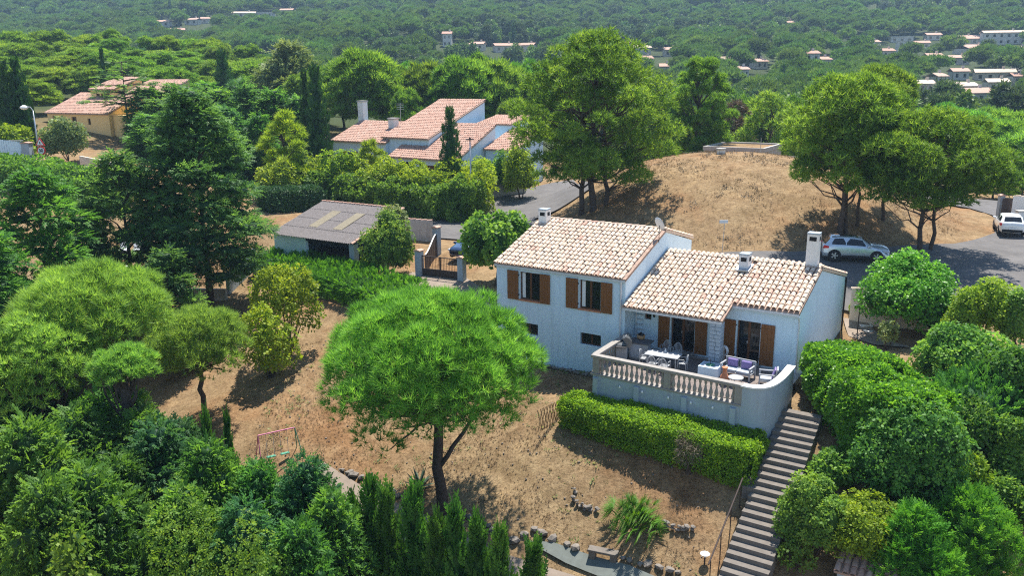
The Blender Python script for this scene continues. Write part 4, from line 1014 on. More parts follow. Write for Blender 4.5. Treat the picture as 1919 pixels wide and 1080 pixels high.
# aleppo pines on and round the mound
p = gp(1112, 396); hh = top_h(p, 58)
plant('aleppo_pine', 'tallest bushy pine with three trunks at the left foot of the dry mound', 'pine tree', p,
      aleppo_pine(hh, 7.0, 3.2, 19000, 21, size=.43, trunks=((0, 0), (-1.0, .2), (1.15, .3)), nl=150, lobr=(.10, .22)))
p = spot(1303, 93); hh = top_h(p, 106)
plant('aleppo_pine', 'upright two-tiered pine behind the left shoulder of the mound', 'pine tree', p, aleppo_pine(hh, 3.7, 3.6, 9500, 22, size=.47, nl=70, lobr=(.12, .26)))
p = gp(1572, 442); hh = top_h(p, 138)
al3 = aleppo_pine(hh, 4.7, 4.4, 11500, 23, size=.42, trunks=((0, 0), (.7, .4)), nl=90, lobr=(.12, .25))
plant('aleppo_pine', 'dense dark-sided pine with a forked trunk just behind the silver car', 'pine tree', p, al3)
p = spot(1625, 84); hh = top_h(p, 121)
plant('aleppo_pine', 'bright yellow-green pine rising behind the forked pine on the mound', 'pine tree', p, aleppo_pine(hh, 4.3, 3.4, 9500, 24, size=.48, nl=70, lobr=(.12, .25)))
p = gp(1724, 474); hh = top_h(p, 207)
plant('aleppo_pine', 'broad spreading pine with a thick dark trunk beside the turning place', 'pine tree', p,
      aleppo_pine(hh, 5.7, 4.2, 17000, 25, 'aleppo', size=.40, trunks=((0, 0), (1.1, .6)), nl=110, sq=(1.05, .9), lobr=(.11, .23)))
p = gp(1606, 422); plant('aleppo_pine', 'thin straight pine standing on the right flank of the mound', 'pine tree', p, aleppo_pine(top_h(p, 235), 2.6, 4.6, 4500, 26, size=.45, nl=24))
p = gp(1655, 412); plant('aleppo_pine', 'medium pine between the thin pine and the broad spreading pine', 'pine tree', p, aleppo_pine(top_h(p, 225), 3.6, 4.2, 6000, 27, 'aleppo', size=.45, nl=30))
p = spot(1430, 97); plant('sparse_tree', 'light open-crowned tree behind the concrete chamber on the mound', 'tree', p, aleppo_pine(top_h(p, 172), 3.6, 2.2, 1500, 28, 'shrub', size=.7, nl=26))
p = spot(1370, 101); plant('sparse_tree', 'thin half-bare tree left of the light open-crowned tree', 'tree', p, aleppo_pine(top_h(p, 190), 2.4, 3.4, 500, 29, 'twig', size=.8, nl=16))
# layered conifers on the left
p = spot(378, 56.5); hh = top_h(p, 168)
plant('cedar_tree', 'tallest dark layered cedar left of the carport', 'cedar tree', p, clumpy(hh, 5.0, 19000, 31, 'cedar', .42, 74, 2.8, .62, .36, lob=(.22, .36)))
p = spot(232, 55); hh = top_h(p, 285)
plant('cedar_tree', 'middle layered cedar with drooping branches over the pool', 'cedar tree', p, clumpy(hh, 3.9, 13000, 32, 'cedar', .42, 50, 2.6, .55, .34, lob=(.24, .4)))
p = spot(75, 50); hh = top_h(p, 318)
plant('cedar_tree', 'bright-topped layered cedar at the left edge above the pale pines', 'cedar tree', p, clumpy(hh, 4.3, 15000, 33, 'leyland', .40, 56, 1.2, .5, .36, lob=(.22, .38)))
p = spot(-40, 44); plant('cedar_tree', 'dark conifer half outside the left edge', 'cedar tree', p, clumpy(top_h(p, 430), 3.6, 8000, 34, 'leyland', .42, 34, 1.0))
p = spot(300, 50); plant('cedar_tree', 'low dark cedar in the shade between the pool and the pale pines', 'cedar tree', p, clumpy(top_h(p, 470), 2.4, 3000, 35, 'cedar', .5, 24, .4))
p = spot(262, 104); plant('cedar_tree', 'thin open cedar in front of the yellow house roof', 'cedar tree', p, cedar(top_h(p, 112), 4.2, 4.5, 520, 36, size=.9, layers=8, shape=.45))
p = spot(565, 138); plant('blue_cedar', 'blue-grey spreading cedar behind the hedge of dark trees', 'cedar tree', p, clumpy(top_h(p, 82), 6.5, 3600, 37, 'olive', 1.1, 40, 2.0, .7, .3))
# clipped column cypresses
cy = cypress(10, 1.15, 3000, 41); cy2 = cypress(10, 1.25, 3000, 42)
def cyp(label, px, Y, py, w, me=cy, base=None, group=None):
    p = spot(px, Y) if base is None else base; h = top_h(p, py); return plant('column_cypress', label, 'cypress', p, me, random.uniform(0, 6), (w / 1.15, w / 1.15, h / 10), group)
cyp('leftmost of the three dark cypresses by the white fence', 26, 92, 108, 1.05)
cyp('middle cypress of the three by the white fence, slightly shorter', 47, 90, 120, 1.1, cy2)
cyp('rightmost of the three dark cypresses, next to the street lamp', 71, 91, 112, 1.15)
cyp('left and slimmer of the two tall cypresses beside the white neighbour house', 587, 92, 137, .85)
cyp('right and broader of the two tall cypresses beside the white neighbour house', 607, 90, 131, 1.3, cy2)
cyp('single dark cypress in front of the neighbour house garage', 848, 80, 206, 1.12)
cyp('short dark cypress standing in the pine belt above the cedar', 443, 128, 98, 1.5, cy2)
cyp('thin dark cypress behind the yellow house', 229, 128, 92, .8)
cyp('dark cypress above the left hedge of cypress tops, far behind', 14, 160, 45, 1.1, cy2)
# bushes near the neighbour house and the lane
def bush(name, label, px, Y, py, w, mat, n, seed, size=.3, p=None, cat='shrub', group=None, **kw):
    p = spot(px, Y) if p is None else p; h = top_h(p, py); r_ = w / 2 / pxm(p)
    return plant(name, label, cat, p, shrub(r_, r_ * .9, h, n, seed, mat, size, **kw), 0, 1, group, FS)
p = spot(543, 82); plant('young_pine', 'yellow-green young pine left of the neighbour house', 'pine tree', p, aleppo_pine(top_h(p, 210), 2.3, .6, 2400, 51, 'yellow', size=.55, nl=30))
p = spot(697, 84); plant('young_pine', 'small feathery yellow-green pine before the red shutters', 'pine tree', p, aleppo_pine(top_h(p, 262), 1.7, .6, 1500, 52, 'yellow', size=.5, nl=22))
bush('yellow_shrub', 'rounded grey-green bush left of the neighbour house', 575, 84, 292, 70, 'shrub', 1200, 53, .34)
bush('yellow_shrub', 'yellow-green bush below the young pine', 530, 79, 306, 80, 'yellow', 1300, 54, .34)
bush('yellow_shrub', 'tall yellow-green bush at the left corner of the neighbour house', 640, 82, 285, 75, 'yellow', 1500, 55, .34)
bush('yellow_shrub', 'spreading yellow bush in front of the neighbour entrance', 716, 79, 318, 100, 'yellow', 1800, 56, .34)
bush('yellow_shrub', 'low yellow bush in front of the neighbour garage door', 778, 79, 325, 80, 'yellow', 1500, 57, .34)
bush('yellow_shrub', 'yellow-green bush right of the single cypress', 895, 80, 308, 80, 'yellow', 1600, 58, .34)
bush('yellow_shrub', 'small bush on the stone wall by the lane junction', 935, 84, 300, 70, 'shrub', 1200, 59, .34)
bush('yellow_shrub', 'leafy bush overhanging the stone wall under the tallest pine', 975, 82, 296, 70, 'yellow', 1200, 60, .34)
bush('oleander', 'rounded olive-green bush beside the carport', 722, 57.5, 418, 92, 'shrub', 3200, 61, .22, nl=18)
bush('grey_bush', 'grey-blue feathery bush behind the rounded carport bush', 738, 62, 398, 60, 'olive', 1200, 62, .3)
bush('fig_tree', 'broad-leaved dark green bush between the gate and the villa', 925, 54.2, 407, 128, 'fig', 2600, 63, .36, nl=16, leaf_w=.32, leaf_l=.62)
p = spot(520, 49.0); plant('loose_tree', 'loose weedy yellow-green tree in front of the carport hedge', 'tree', p, shrub(2.2, 2.0, top_h(p, 512), 2200, 64, 'yellow', .30, 24, core=False, stems=10, k=(.2, .36), up=.6), 0, 1, None, ('crown', 'trunk'))
p = spot(480, 46.5); plant('loose_tree', 'low yellowish bush at the foot of the loose weedy tree', 'shrub', p, shrub(1.6, 1.4, top_h(p, 590), 1500, 65, 'yellow', .3, 12, core=False, stems=6), 0, 1, None, FS)
# bushes right of the villa
bush('round_hedge_bush', 'big clipped round bright green bush below the silver car', 1692, 0, 500, 170, 'laurel', 6500, 71, .26, p=gp(1692, 618), nl=20, k=(.36, .5))
bush('yellow_leaved_bush', 'clipped bush with yellowish leaves right of the big round bush', 1835, 0, 545, 125, 'yellow', 3600, 72, .22, p=gp(1835, 655), nl=14)
bush('green_bush', 'loose green bush right of the big hedge, by the courtyard', 1785, 0, 622, 150, 'fig', 4200, 73, .28, p=gp(1790, 735), nl=18)
bush('green_bush', 'low bush cut by the right edge beside the turning place', 1905, 0, 568, 70, 'shrub', 1500, 74, .28, p=gp(1905, 665))
bush('green_bush', 'dark evergreen bush right of the loose green bush', 1868, 0, 680, 130, 'leyland', 3000, 75, .3, p=gp(1870, 800), nl=14)
bush('garden_bush', 'round leafy bush in the shade below the big hedge', 1690, 0, 783, 205, 'fig', 5200, 76, .25, p=gp(1695, 945), nl=20)
bush('garden_bush', 'upright clipped bush right of the lower steps', 1525, 0, 912, 128, 'shrub', 3200, 77, .19, p=gp(1525, 1035), nl=14)
bush('garden_bush', 'yellowish clipped bush beside the small tiled roof', 1605, 0, 952, 170, 'yellow', 3600, 78, .19, p=gp(1610, 1060), nl=16)
bush('garden_bush', 'dull olive bush at the right edge in the shaded garden', 1895, 0, 805, 95, 'shrub', 2000, 79, .24, p=gp(1895, 915))
bush('garden_bush', 'thin yellowish bush in the shade left of the olive bush', 1815, 0, 868, 60, 'yellow', 600, 80, .24, p=gp(1815, 960), core=False)
bush('garden_bush', 'low straggly bush at the foot of the big garden conifer', 1790, 0, 930, 110, 'shrub', 1200, 81, .26, p=gp(1800, 1000), core=False)
bush('courtyard_shrub', 'small dry-looking shrub against the cream wall', 1617, 0, 560, 45, 'yellow', 500, 82, .2, p=gp(1617, 590))
p = gp(1661, 655); plant('young_olive', 'young grey-green olive sapling in the courtyard', 'tree', p, shrub(.5, .5, top_h(p, 603), 240, 83, 'olive', .2, 7, core=False, stems=4), 0, 1, None, ('crown', 'trunk'))
for lab, px, Y, py, rad, sd_ in (('bright feathery conifer filling the bottom right corner', 1790, 27.5, 962, 2.0, 84), ('bright feathery conifer at the right edge of the bottom corner', 1900, 28.5, 938, 2.3, 85)):
    p = spot(px, Y); plant('feathery_conifer', lab, 'conifer', p, plume(max(3, top_h(p, py)), rad, 5200, sd_, 'leyland_y', .42, 34, up=.8, lw=.06))
for lab, px, py, top, w, mt, sd_ in (('dense green bush behind the conifer hedge at the right edge', 1905, 775, 690, 120, 'shrub', 141), ('leafy bush in the shade right of the big laurel hedge', 1800, 860, 770, 130, 'fig', 142), ('low green bush at the right edge of the shaded bank', 1905, 985, 900, 120, 'shrub', 143), ('small dark bush between the round leafy bush and the feathery conifers', 1745, 990, 930, 110, 'fig', 144),
                                      ('dry-tipped bush beside the yellowish clipped bush', 1690, 1030, 975, 90, 'shrub', 146), ('small ivy bush on the bank right of the steps', 1560, 905, 860, 80, 'fig', 147)):
    bush('bank_bush', lab, px, 0, top, w, mt, 2200, sd_, .24, p=gp(px, py))
# the clump of conifers that fills the lower left
ley = [clumpy(6, 2.9, 15000, 91, 'leyland', .25, 60, lob=(.2, .36), lw=.1), clumpy(6, 2.9, 15000, 92, 'leyland', .25, 60, flat=.5, lob=(.2, .36), lw=.1), clumpy(6, 2.9, 15000, 93, 'leyland_b', .25, 56, lob=(.22, .38), lw=.1)]
clump = [(185, 33, 742, 2.3, 0, 'dark bushy conifer at the top left of the lower-left clump'), (265, 32, 775, 2.4, 1, 'green bushy conifer in the middle back of the lower-left clump'), (335, 32.5, 795, 2.0, 2, 'bushy conifer below the pale pine in the lower-left clump'),
         (95, 30, 812, 2.4, 2, 'dark wide conifer near the left edge of the lower-left clump'), (215, 28.5, 860, 2.2, 1, 'shaded conifer in the heart of the lower-left clump'), (400, 30, 850, 1.8, 0, 'bushy conifer left of the swing'),
         (475, 28, 872, 1.9, 1, 'blue-green conifer in front of the swing'), (565, 27.5, 865, 1.9, 2, 'blue-green conifer right of the swing'), (330, 26.5, 915, 2.1, 0, 'conifer with drooping sprays low in the clump'), (440, 25.5, 950, 2.0, 2, 'broad blue-green conifer near the bottom edge'),
         (610, 26, 925, 1.7, 0, 'blue-green conifer next to the thuja row'), (540, 24, 985, 1.9, 1, 'low blue-green conifer at the bottom edge left of the thuja row'), (20, 33, 700, 2.2, 0, 'dark shaded conifer at the left edge under the pines'), (235, 37, 715, 2.0, 1, 'dark bushy conifer under the wide pale pine'), (110, 37, 700, 2.2, 0, 'shaded conifer left of the small flat-topped pine'), (140, 31, 770, 2.6, 1, 'tall bushy conifer between the pale pines and the clump'), (290, 30, 800, 2.4, 2, 'broad green conifer in the middle of the lower-left clump'), (45, 28, 790, 2.6, 0, 'tall dark conifer rising at the left edge of the clump'), (150, 26, 880, 2.4, 0, 'shaded conifer low on the left of the clump'), (380, 28, 830, 2.0, 1, 'green conifer beside the young pointed cypress'), (60, 24.5, 905, 2.2, 1, 'almost black shaded conifer in the bottom left corner')]
for px, Y, py, r_, k, lab in clump:
    p = spot(px, Y, 800); h = max(2.5, top_h(p, py)); plant('bushy_conifer', lab, 'conifer', p, ley[k], random.uniform(0, 6), (r_ / 2.25, r_ / 2.25, h / 6), 'conifers filling the lower left')
bush('yellow_tipped_bush', 'yellow-leaved bush at the bottom of the lower-left clump', 270, 24.5, 935, 170, 'shrub', 4200, 94, .15, nl=26, k=(.22, .36), core=False)
bush('yellow_tipped_bush', 'light green bush with clustered leaves near the bottom edge', 420, 23.0, 1005, 160, 'shrub', 4200, 95, .15, nl=24, k=(.22, .36), core=False)
bush('yellow_tipped_bush', 'small dull bush in the bottom left corner', 25, 22.5, 1040, 90, 'shrub', 900, 96, .24)
th = [plume(4, .75, 2200, 97, 'thuja', .34, 34, lambda t: (1 - t ** 1.8) ** .8 * min(1, .7 + t), 1.8, .05, .08, (.3, .45)), plume(4, .8, 2200, 98, 'thuja', .34, 34, lambda t: (1 - t ** 1.6) ** .8 * min(1, .7 + t), 1.8, .05, .08, (.3, .45))]
row = [(690, 27.2, 918, .85, 'first thuja of the row from the left'), (722, 26.8, 930, .8, 'second thuja of the row, close behind the first'), (772, 26.6, 932, .95, 'tallest thuja of the row, in front of the pine trunk'), (815, 25.8, 980, .75, 'low thuja just left of the pine trunk'), (850, 25.6, 962, .75, 'pointed thuja just right of the pine trunk'),
       (893, 25.4, 985, .75, 'thuja between the pine trunk and the garden path'), (935, 25.0, 1003, .7, 'rounded thuja near the right end of the row'), (1000, 24.8, 1030, .85, 'last thuja of the row beside the grey-green mat'), (655, 27.4, 950, .8, 'thuja merging with the blue-green conifers'), (436, 33.0, 788, .36, 'thin pointed young cypress left of the swing'), (398, 32.0, 792, .5, 'pointed young cypress at the edge of the dry slope')]
for i, (px, Y, py, r_, lab) in enumerate(row):
    p = spot(px, Y, 900); h = max(1.6, top_h(p, py)); plant('thuja', lab, 'thuja', p, th[i % 2], random.uniform(0, 6), (r_ / .78, r_ / .78, h / 4), 'thujas along the garden path')
# clipped hedges
def hedge(name, label, path, width, hf, n, seed, mat, **kw):
    me, o = hedge_run(path, width, hf, n, seed, mat, **kw); t = thing(name, label, 'hedge', o); link('foliage', me, t); return t
def lin(L_, a, b): return lambda s: a + (b - a) * np.asarray(s) / L_
_hs = np.linspace(0, 9.4, 13); _hq = np.array([H(-9.2 + t, -6.5) for t in _hs]); _hh = np.clip(np.interp(_hs, [0, 5, 9.4], [-.85, -.8, -.9]) - gz(_hq[:, 0], _hq[:, 1]), .8, 2.6)
def hed_h(s): return np.interp(s, _hs, _hh)
hp = [H(-9.2, -6.15), H(-6.5, -6.45), H(-3, -6.5), H(.15, -6.5)]
hedge('terrace_hedge', 'long clipped bright green hedge below the terrace wall', hp, lambda s: np.interp(s, [0, 2, 5, 9.5], [1.2, 1.6, 1.95, 2.0]), hed_h, 12500, 101, 'box', size=.15, rough=.13, ztop=lambda s: np.interp(s, [0, 5, 9.4], [-.98, -.95, -1.02]))
lp = [H(1.55, .7), H(3.6, -2.1), H(6.2, -4.4)]
hedge('laurel_hedge', 'massive clipped laurel hedge right of the terrace steps', lp, lambda s: np.interp(s, [0, 4, 8], [2.5, 3.4, 3.0]), lambda s: np.interp(s, [0, 4, 8], [2.6, 3.0, 3.3]), 18000, 102, 'laurel', size=.22, rough=.34, ztop=lambda s: np.interp(s, [0, 3, 7.5], [1.5, 1.5, 1.3]), bulge=.25)
jp = [gp(505, 505), gp(580, 528), gp(680, 556), gp(770, 590)]
hedge('juniper_hedge', 'low feathery clipped hedge in front of the carport', jp, 2.6, lambda s: 1.45 + 0 * np.asarray(s), 7500, 103, 'thuja_b', size=.30, frond=True, rough=.14)
ip = [gp(498, 368), gp(620, 384), gp(760, 404), gp(893, 412)]
hedge('ivy_hedge', 'long ivy-covered hedge along the far side of the lane', ip, 2.4, lambda s: np.interp(s, [0, 12, 25], [2.2, 2.9, 3.3]), 9500, 104, 'shrub', size=.32, rough=.6, leaf_w=.28)
yp = [p_ + np.array([.6, 2.3, 0]) for p_ in ip]
hedge('golden_hedge', 'uneven yellow-green hedge behind the ivy along the lane', yp, 3.2, lambda s: np.interp(s, [0, 10, 20, 26], [3.1, 3.5, 3.9, 4.0]), 7500, 105, 'yellow', size=.36, rough=1.0)
hedge('box_hedge', 'short dark clipped hedge left of the carport roof', [gp(497, 396), gp(540, 393), gp(597, 390)], 2.2, lambda s: 2.0 + 0 * np.asarray(s), 2600, 106, 'cypress', size=.26, rough=.1)
hedge('road_hedge', 'long flat-topped hedge below the white fence on the left', [spot(-60, 80), spot(80, 79), spot(235, 76)], 2.6, lambda s: 2.3 + 0 * np.asarray(s), 3800, 107, 'shrub', size=.4, rough=.3)
hedge('fence_hedge', 'yellow-green hedge behind the white board fence', [spot(-40, 90), spot(62, 88)], 2.4, lambda s: 3.0 + 0 * np.asarray(s), 1800, 108, 'yellow', size=.4, rough=.3)
hedge('conifer_hedge', 'dark clipped conifer hedge at the right edge below the courtyard', [gp(1770, 850), gp(1935, 790)], 2.0, lambda s: 2.5 + 0 * np.asarray(s), 3600, 109, 'leyland', size=.34, frond=True, rough=.2)
bush('fence_shrub', 'pale green bush in front of the yellow house', 143, 88, 233, 90, 'olive', 1400, 110, .4)
# ------------------------------------------------------------------ carport, gate, walls
HX = lambda o, a, u, v, z=0.0: np.array(o) + np.array([math.cos(a) * u - math.sin(a) * v, math.sin(a) * u + math.cos(a) * v, z])
CO = np.array([-18.3, 62.5, .3])
cp = thing('carport', 'open-fronted white carport with a grey corrugated sheet roof and two yellowed panels', 'carport', CO, HA)
MB().box(.0, 3.4, .1, .35, -.6, 2.25).build('front_wall', 'wall', cp); MB().box(7.75, 8.2, .1, .6, -.6, 2.2).build('post', 'wall_t', cp)
MB().box(.0, 8.2, 5.3, 5.55, -.6, 3.85).build('rear_wall', 'wall_t', cp)
MB().prism([(.36, -.6), (5.29, -.6), (5.29, 3.82), (.36, 2.3)], 'x', 0, .25).build('side_wall', 'wall_t', cp); MB().prism([(2.6, -.6), (5.29, -.6), (5.29, 3.82), (2.6, 3.0)], 'x', 7.95, 8.19).build('side_wall', 'wall_t', cp)
MB().box(3.4, 7.75, .1, .3, 2.05, 2.25).build('lintel', 'dark', cp)
def corrug(x0, x1, y0, z0, y1, z1, mat, name, parent, pitch=.18, amp=.03):
    n = int((x1 - x0) / pitch * 4); xs = np.linspace(x0, x1, n + 1); V = []
    for y, z in ((y0, z0), (y1, z1)): V += [(x, y, z + amp * math.sin(2 * math.pi * x / pitch)) for x in xs]
    b = len(V); V += [(x, y, z - .02) for x, y, z in V]
    F = [(i, i + 1, n + 2 + i, n + 1 + i) for i in range(n)] + [(i, b + i, b + i + 1, i + 1) for i in range(n)] + [(b + i, b + n + 1 + i, b + n + 2 + i, b + i + 1) for i in range(n)]
    return MB().add(V, F).build(name, mat, parent)
sl_ = (4.02 - 2.3) / 5.7
for k in range(4):                                           # four overlapping rows of sheets
    y0, y1 = -.15 + k * 1.46, -.15 + (k + 1) * 1.46 + .08
    corrug(-.15, 8.3, y0, 2.3 + (y0 + .15) * sl_ + .03 - k * .001, y1, 2.3 + (y1 + .15) * sl_, 'fibre', 'roof_sheet', cp)
for x0 in (2.3, 4.9): corrug(x0, x0 + .9, 1.5, 2.3 + 1.65 * sl_ + .05, 4.2, 2.3 + 4.35 * sl_ + .05, 'fibre_y', 'light_panel', cp)
join_tiles('verge_tiles', [m for _, m in ridge_run((8.3, -.2, 2.28), (8.3, 5.7, 4.06), 13, cp) + ridge_run((8.35, 5.7, 4.02), (-.2, 5.7, 4.02), 19, cp)], 'tile_red', cp)
MB().box(5.2, 6.3, 3.8, 4.6, .0, 1.0).build('stored_crate', 'paving', cp, bevel=.03)
# entrance gate
ga = gp(787, 518); gb = gp(866, 527); gdir = math.atan2(gb[1] - ga[1], gb[0] - ga[0]); GL = math.hypot(gb[0] - ga[0], gb[1] - ga[1])
gt = thing('entrance_gate', 'low brown iron double gate with vertical bars across the driveway', 'gate', ga, gdir)
half = GL / 2
for s_ in (0, 1):
    x0, x1 = .2 + s_ * (half - .2), half - .02 + s_ * (half - .2)
    lf = MB().box(x0, x0 + .05, -.03, .03, .08, 1.55).box(x1 - .05, x1, -.03, .03, .08, 1.55).box(x0 + .05, x1 - .05, -.03, .03, .08, .13).box(x0 + .05, x1 - .05, -.03, .03, .58, .63).box(x0 + .05, x1 - .05, -.03, .03, 1.48, 1.53).build('leaf', 'iron', gt)
    MB().box(x0 + .05, x1 - .05, -.012, .012, .13, .58).build('panel', 'iron', lf)
    for k in range(11): x = x0 + .12 + (x1 - x0 - .24) * k / 10; MB().tube([(x, 0, .63), (x, 0, 1.48)], .014, 5).build('bar', 'iron', lf)
MB().box(.2, GL - .1, -.06, .06, -.03, .06).build('sill', 'concrete', gt)
def pier(p, label, h, w=.45, rz=HA):
    t = thing('gate_pier', label, 'pier', p, rz); MB().box(-w / 2, w / 2, -w / 2, w / 2, -.4, h - .12).build('shaft', 'wall_t', t); MB().prism([(-w / 2 - .06, h - .12), (w / 2 + .06, h - .12), (w / 2 + .06, h - .05), (0, h + .03), (-w / 2 - .06, h - .05)], 'y', -w / 2 - .06, w / 2 + .06).build('cap', 'tile_red', t)
pier(ga, 'left white pier of the driveway gate', 1.95); pier(gb, 'right white pier of the driveway gate under the broad-leaved bush', 1.75)
pb = gp(817, 484) + np.array([0, 1.2, 0]); pb[2] = g1(pb[0], pb[1]); pier(pb, 'rear white pier at the lane end of the solid gate', 2.1)
pa2 = ga + np.array([.35, .7, 0]); ang2 = math.atan2(pb[1] - pa2[1], pb[0] - pa2[0]); L2 = math.hypot(pb[0] - pa2[0], pb[1] - pa2[1])
sg = thing('solid_gate', 'dark brown solid gate leaf with a curved white-edged top standing open', 'gate', pa2, ang2)
prof = [(0, .05)] + [(L2, .05)] + [(L2 * t, 1.75 + .38 * math.sin(math.pi * (t - .5))) for t in np.linspace(1, 0, 12)]
MB().prism(prof, 'y', -.03, .03).build('panel', 'iron', sg)
MB().tube([(L2 * t, 0, 1.75 + .38 * math.sin(math.pi * (t - .5)) + .03) for t in np.linspace(0, 1, 12)], .05, 6).build('top_rail', 'wall_w', sg)
for k in range(1, 6): MB().box(L2 * k / 6 - .012, L2 * k / 6 + .012, -.045, -.032, .1, 1.45).build('batten', 'iron', sg)
wa, wb = gp(742, 448), gp(811, 452); wl = thing('lane_wall', 'grey stained garden wall with clay coping behind the carport bush', 'wall', wa, math.atan2(wb[1] - wa[1], wb[0] - wa[0])); WL = math.hypot(*(wb - wa)[:2])
MB().box(0, WL, -.12, .12, -.5, 1.75).build('panel', 'concrete', wl); join_tiles('coping_tiles', [m for _, m in ridge_run((WL + .05, 0, 1.72), (-.05, 0, 1.72), max(3, int(WL / .45)), wl)], 'tile_red', wl)
def wall_thing(name, label, a, b, h, mat, coping=None, th=.24, z0=-.8):
    a, b = np.array(a), np.array(b); t = thing(name, label, 'wall', a, math.atan2(b[1] - a[1], b[0] - a[0])); L_ = float(np.hypot(*(b - a)[:2])); dz = float(b[2] - a[2])
    MB().add([(0, -th / 2, z0), (L_, -th / 2, z0 + dz), (L_, th / 2, z0 + dz), (0, th / 2, z0), (0, -th / 2, h), (L_, -th / 2, h + dz), (L_, th / 2, h + dz), (0, th / 2, h)], [(0, 3, 2, 1), (4, 5, 6, 7), (0, 1, 5, 4), (1, 2, 6, 5), (2, 3, 7, 6), (3, 0, 4, 7)]).build('panel', mat, t)
    if coping: join_tiles('coping_tiles', [m for _, m in ridge_run((L_, 0, h - .03 + dz), (0, 0, h - .03), max(3, int(L_ / .45)), t)], coping, t)
    return t
w0 = H(.2, 12.4); w1 = H(5.2, 12.6); zc_ = -.9
for w_ in (w0, w1): w_[2] = zc_
wall_thing('courtyard_wall', 'cream retaining wall with clay coping right behind the villa', w0, w1, 2.35, 'cream', 'tile')
wall_thing('stone_wall', 'grey stone wall beside the lane junction under the bushes', gp(905, 372), gp(985, 362), 1.7, 'concrete')
wall_thing('ivy_wall', 'old whitewashed wall below the carport corner half hidden by ivy', gp(428, 552), gp(480, 500), 1.5, 'wall_t')
wall_thing('pool_wall', 'low grey wall in the shade below the pool', gp(322, 560), gp(425, 562), .8, 'concrete')
# concrete chamber, vent and posts on the mound
cz = 6.5; cp0 = aty(1432, 279, 83.5); rc = thing('concrete_chamber', 'flat concrete chamber with a straw-covered roof on top of the mound', 'chamber', (cp0[0], cp0[1], cp0[2]), HA)
MB().box(-6.2, 0, 0, 6.6, -2.6, -.12).build('body', 'concrete', rc)
MB().box(-6.3, .1, -.1, .2, -.35, .06).box(-6.3, .1, 6.4, 6.7, -.35, .06).box(-6.3, -6.0, .2, 6.4, -.35, .06).box(-.2, .1, .2, 6.4, -.35, .06).build('parapet', 'concrete', rc)
MB().box(-6.0, -.2, .2, 6.4, -.2, -.1).build('roof_litter', 'ground', rc)
MB().box(.1, 3.2, 2.6, 2.9, -3.4, -.9).build('wing_wall', 'concrete', rc); MB().tube([(-.3, -.2, -.6), (-.3, -.2, 1.1)], .03, 6).build('rod', 'galv', rc)
p = aty(1351, 292, 76); p[2] = g1(p[0], p[1]); vt = thing('vent_cap', 'short round white vent with a flat cap on the mound', 'vent', p)
MB().lathe([(.38, -.2), (.38, .32)], 16).build('pipe', 'wall_w', vt); MB().lathe([(.45, .32), (.45, .42), (.1, .46)], 16).build('cap', 'concrete', vt)
for px, py, lab in ((1353, 470, 'small pale sign plate on a thin rod in front of the mound'),):
    p = gp(px, 475); s_ = thing('sign_rod', lab, 'sign', p); MB().tube([(0, 0, -.2), (.08, 0, 2.4)], .02, 6).build('rod', 'galv', s_); MB().box(-.3, .3, -.02, .02, 2.2, 2.42).build('plate', 'zinc', s_)
# the gateway at the right edge
wa, wb = gp(1874, 408), gp(1936, 414)
wall_thing('gateway_wall', 'white wall with clay coping at the right edge behind the white car', gp(1893, 412), gp(1950, 415), 2.0, 'wall_w', 'tile')
pier(gp(1872, 408), 'narrow white pier left of the dark gateway at the right edge', 2.0, .4, 0)
p = gp(1880, 410); gg = thing('dark_gate', 'dark wooden gate in the white wall at the right edge', 'gate', p); 
for k in range(5): MB().box(-.25 + k * .2, -.06 + k * .2, -.03, .03, 0, 1.75).build('board', 'iron', gg)
p = gp(1914, 418); mb_ = thing('meter_box', 'white meter cabinet in front of the gateway wall', 'cabinet', p, R(-5)); MB().box(-.45, .45, -.25, .25, -.1, .95).build('body', 'wall_w', mb_); MB().box(-.52, .52, -.3, .3, .951, 1.05).build('lid', 'concrete', mb_)

# ------------------------------------------------------------------ street lamps, road sign, white fence
def street_lamp(label, p, h, arm=0.0, ball=False):
    t = thing('street_lamp', label, 'street lamp', p); MB().tube([(0, 0, -.3), (0, 0, h * .5), (0, 0, h)], [.09, .075, .055], 10).build('pole', 'galv', t, smooth=True)
    if ball:
        MB().tube([(0, 0, h), (-.2, 0, h + .35), (-.7, 0, h + .42)], .045, 8).build('arm', 'galv', t); MB().lathe([(.1, .2), (.36, .05), (.4, -.05), (.25, -.22), (.1, -.26)], 14, (-.85, 0, h + .35)).build('lamp_head', 'white', t, smooth=True)
    else: MB().box(-.35, .35, -.12, .12, h - .02, h + .10).box(-.08, .08, -.1, .1, h + .1, h + .22).build('lamp_head', 'iron', t, bevel=.03)
    return t
p = gp(884, 404); street_lamp('slim grey street lamp with a double head at the lane corner', p, top_h(p, 262))
p = spot(91, 86); street_lamp('street lamp with a round white head beside the cypresses', p, top_h(p, 207), ball=True)
p = spot(95, 82.5); zt = top_h(p, 258); sp_ = thing('road_sign', 'triangular warning sign above a round 30 speed limit sign', 'road sign', p)
MB().tube([(0, .03, -.3), (0, .03, zt)], .035, 8).build('post', 'galv', sp_)
MB().prism([(-.48, zt - .78), (.48, zt - .78), (0, zt + .04)], 'y', -.02, .02).build('triangle_plate', 'signred', sp_); MB().prism([(-.33, zt - .7), (.33, zt - .7), (0, zt - .13)], 'y', -.03, -.021).build('triangle_face', 'white', sp_)
MB().box(-.05, .05, -.036, -.031, zt - .62, zt - .38).build('symbol', 'black', sp_)
o = MB().lathe([(.42, -.02), (.42, .02)], 24).build('disc', 'signred', sp_, (0, 0, zt - 1.25)); o.rotation_euler = (R(90), 0, 0)
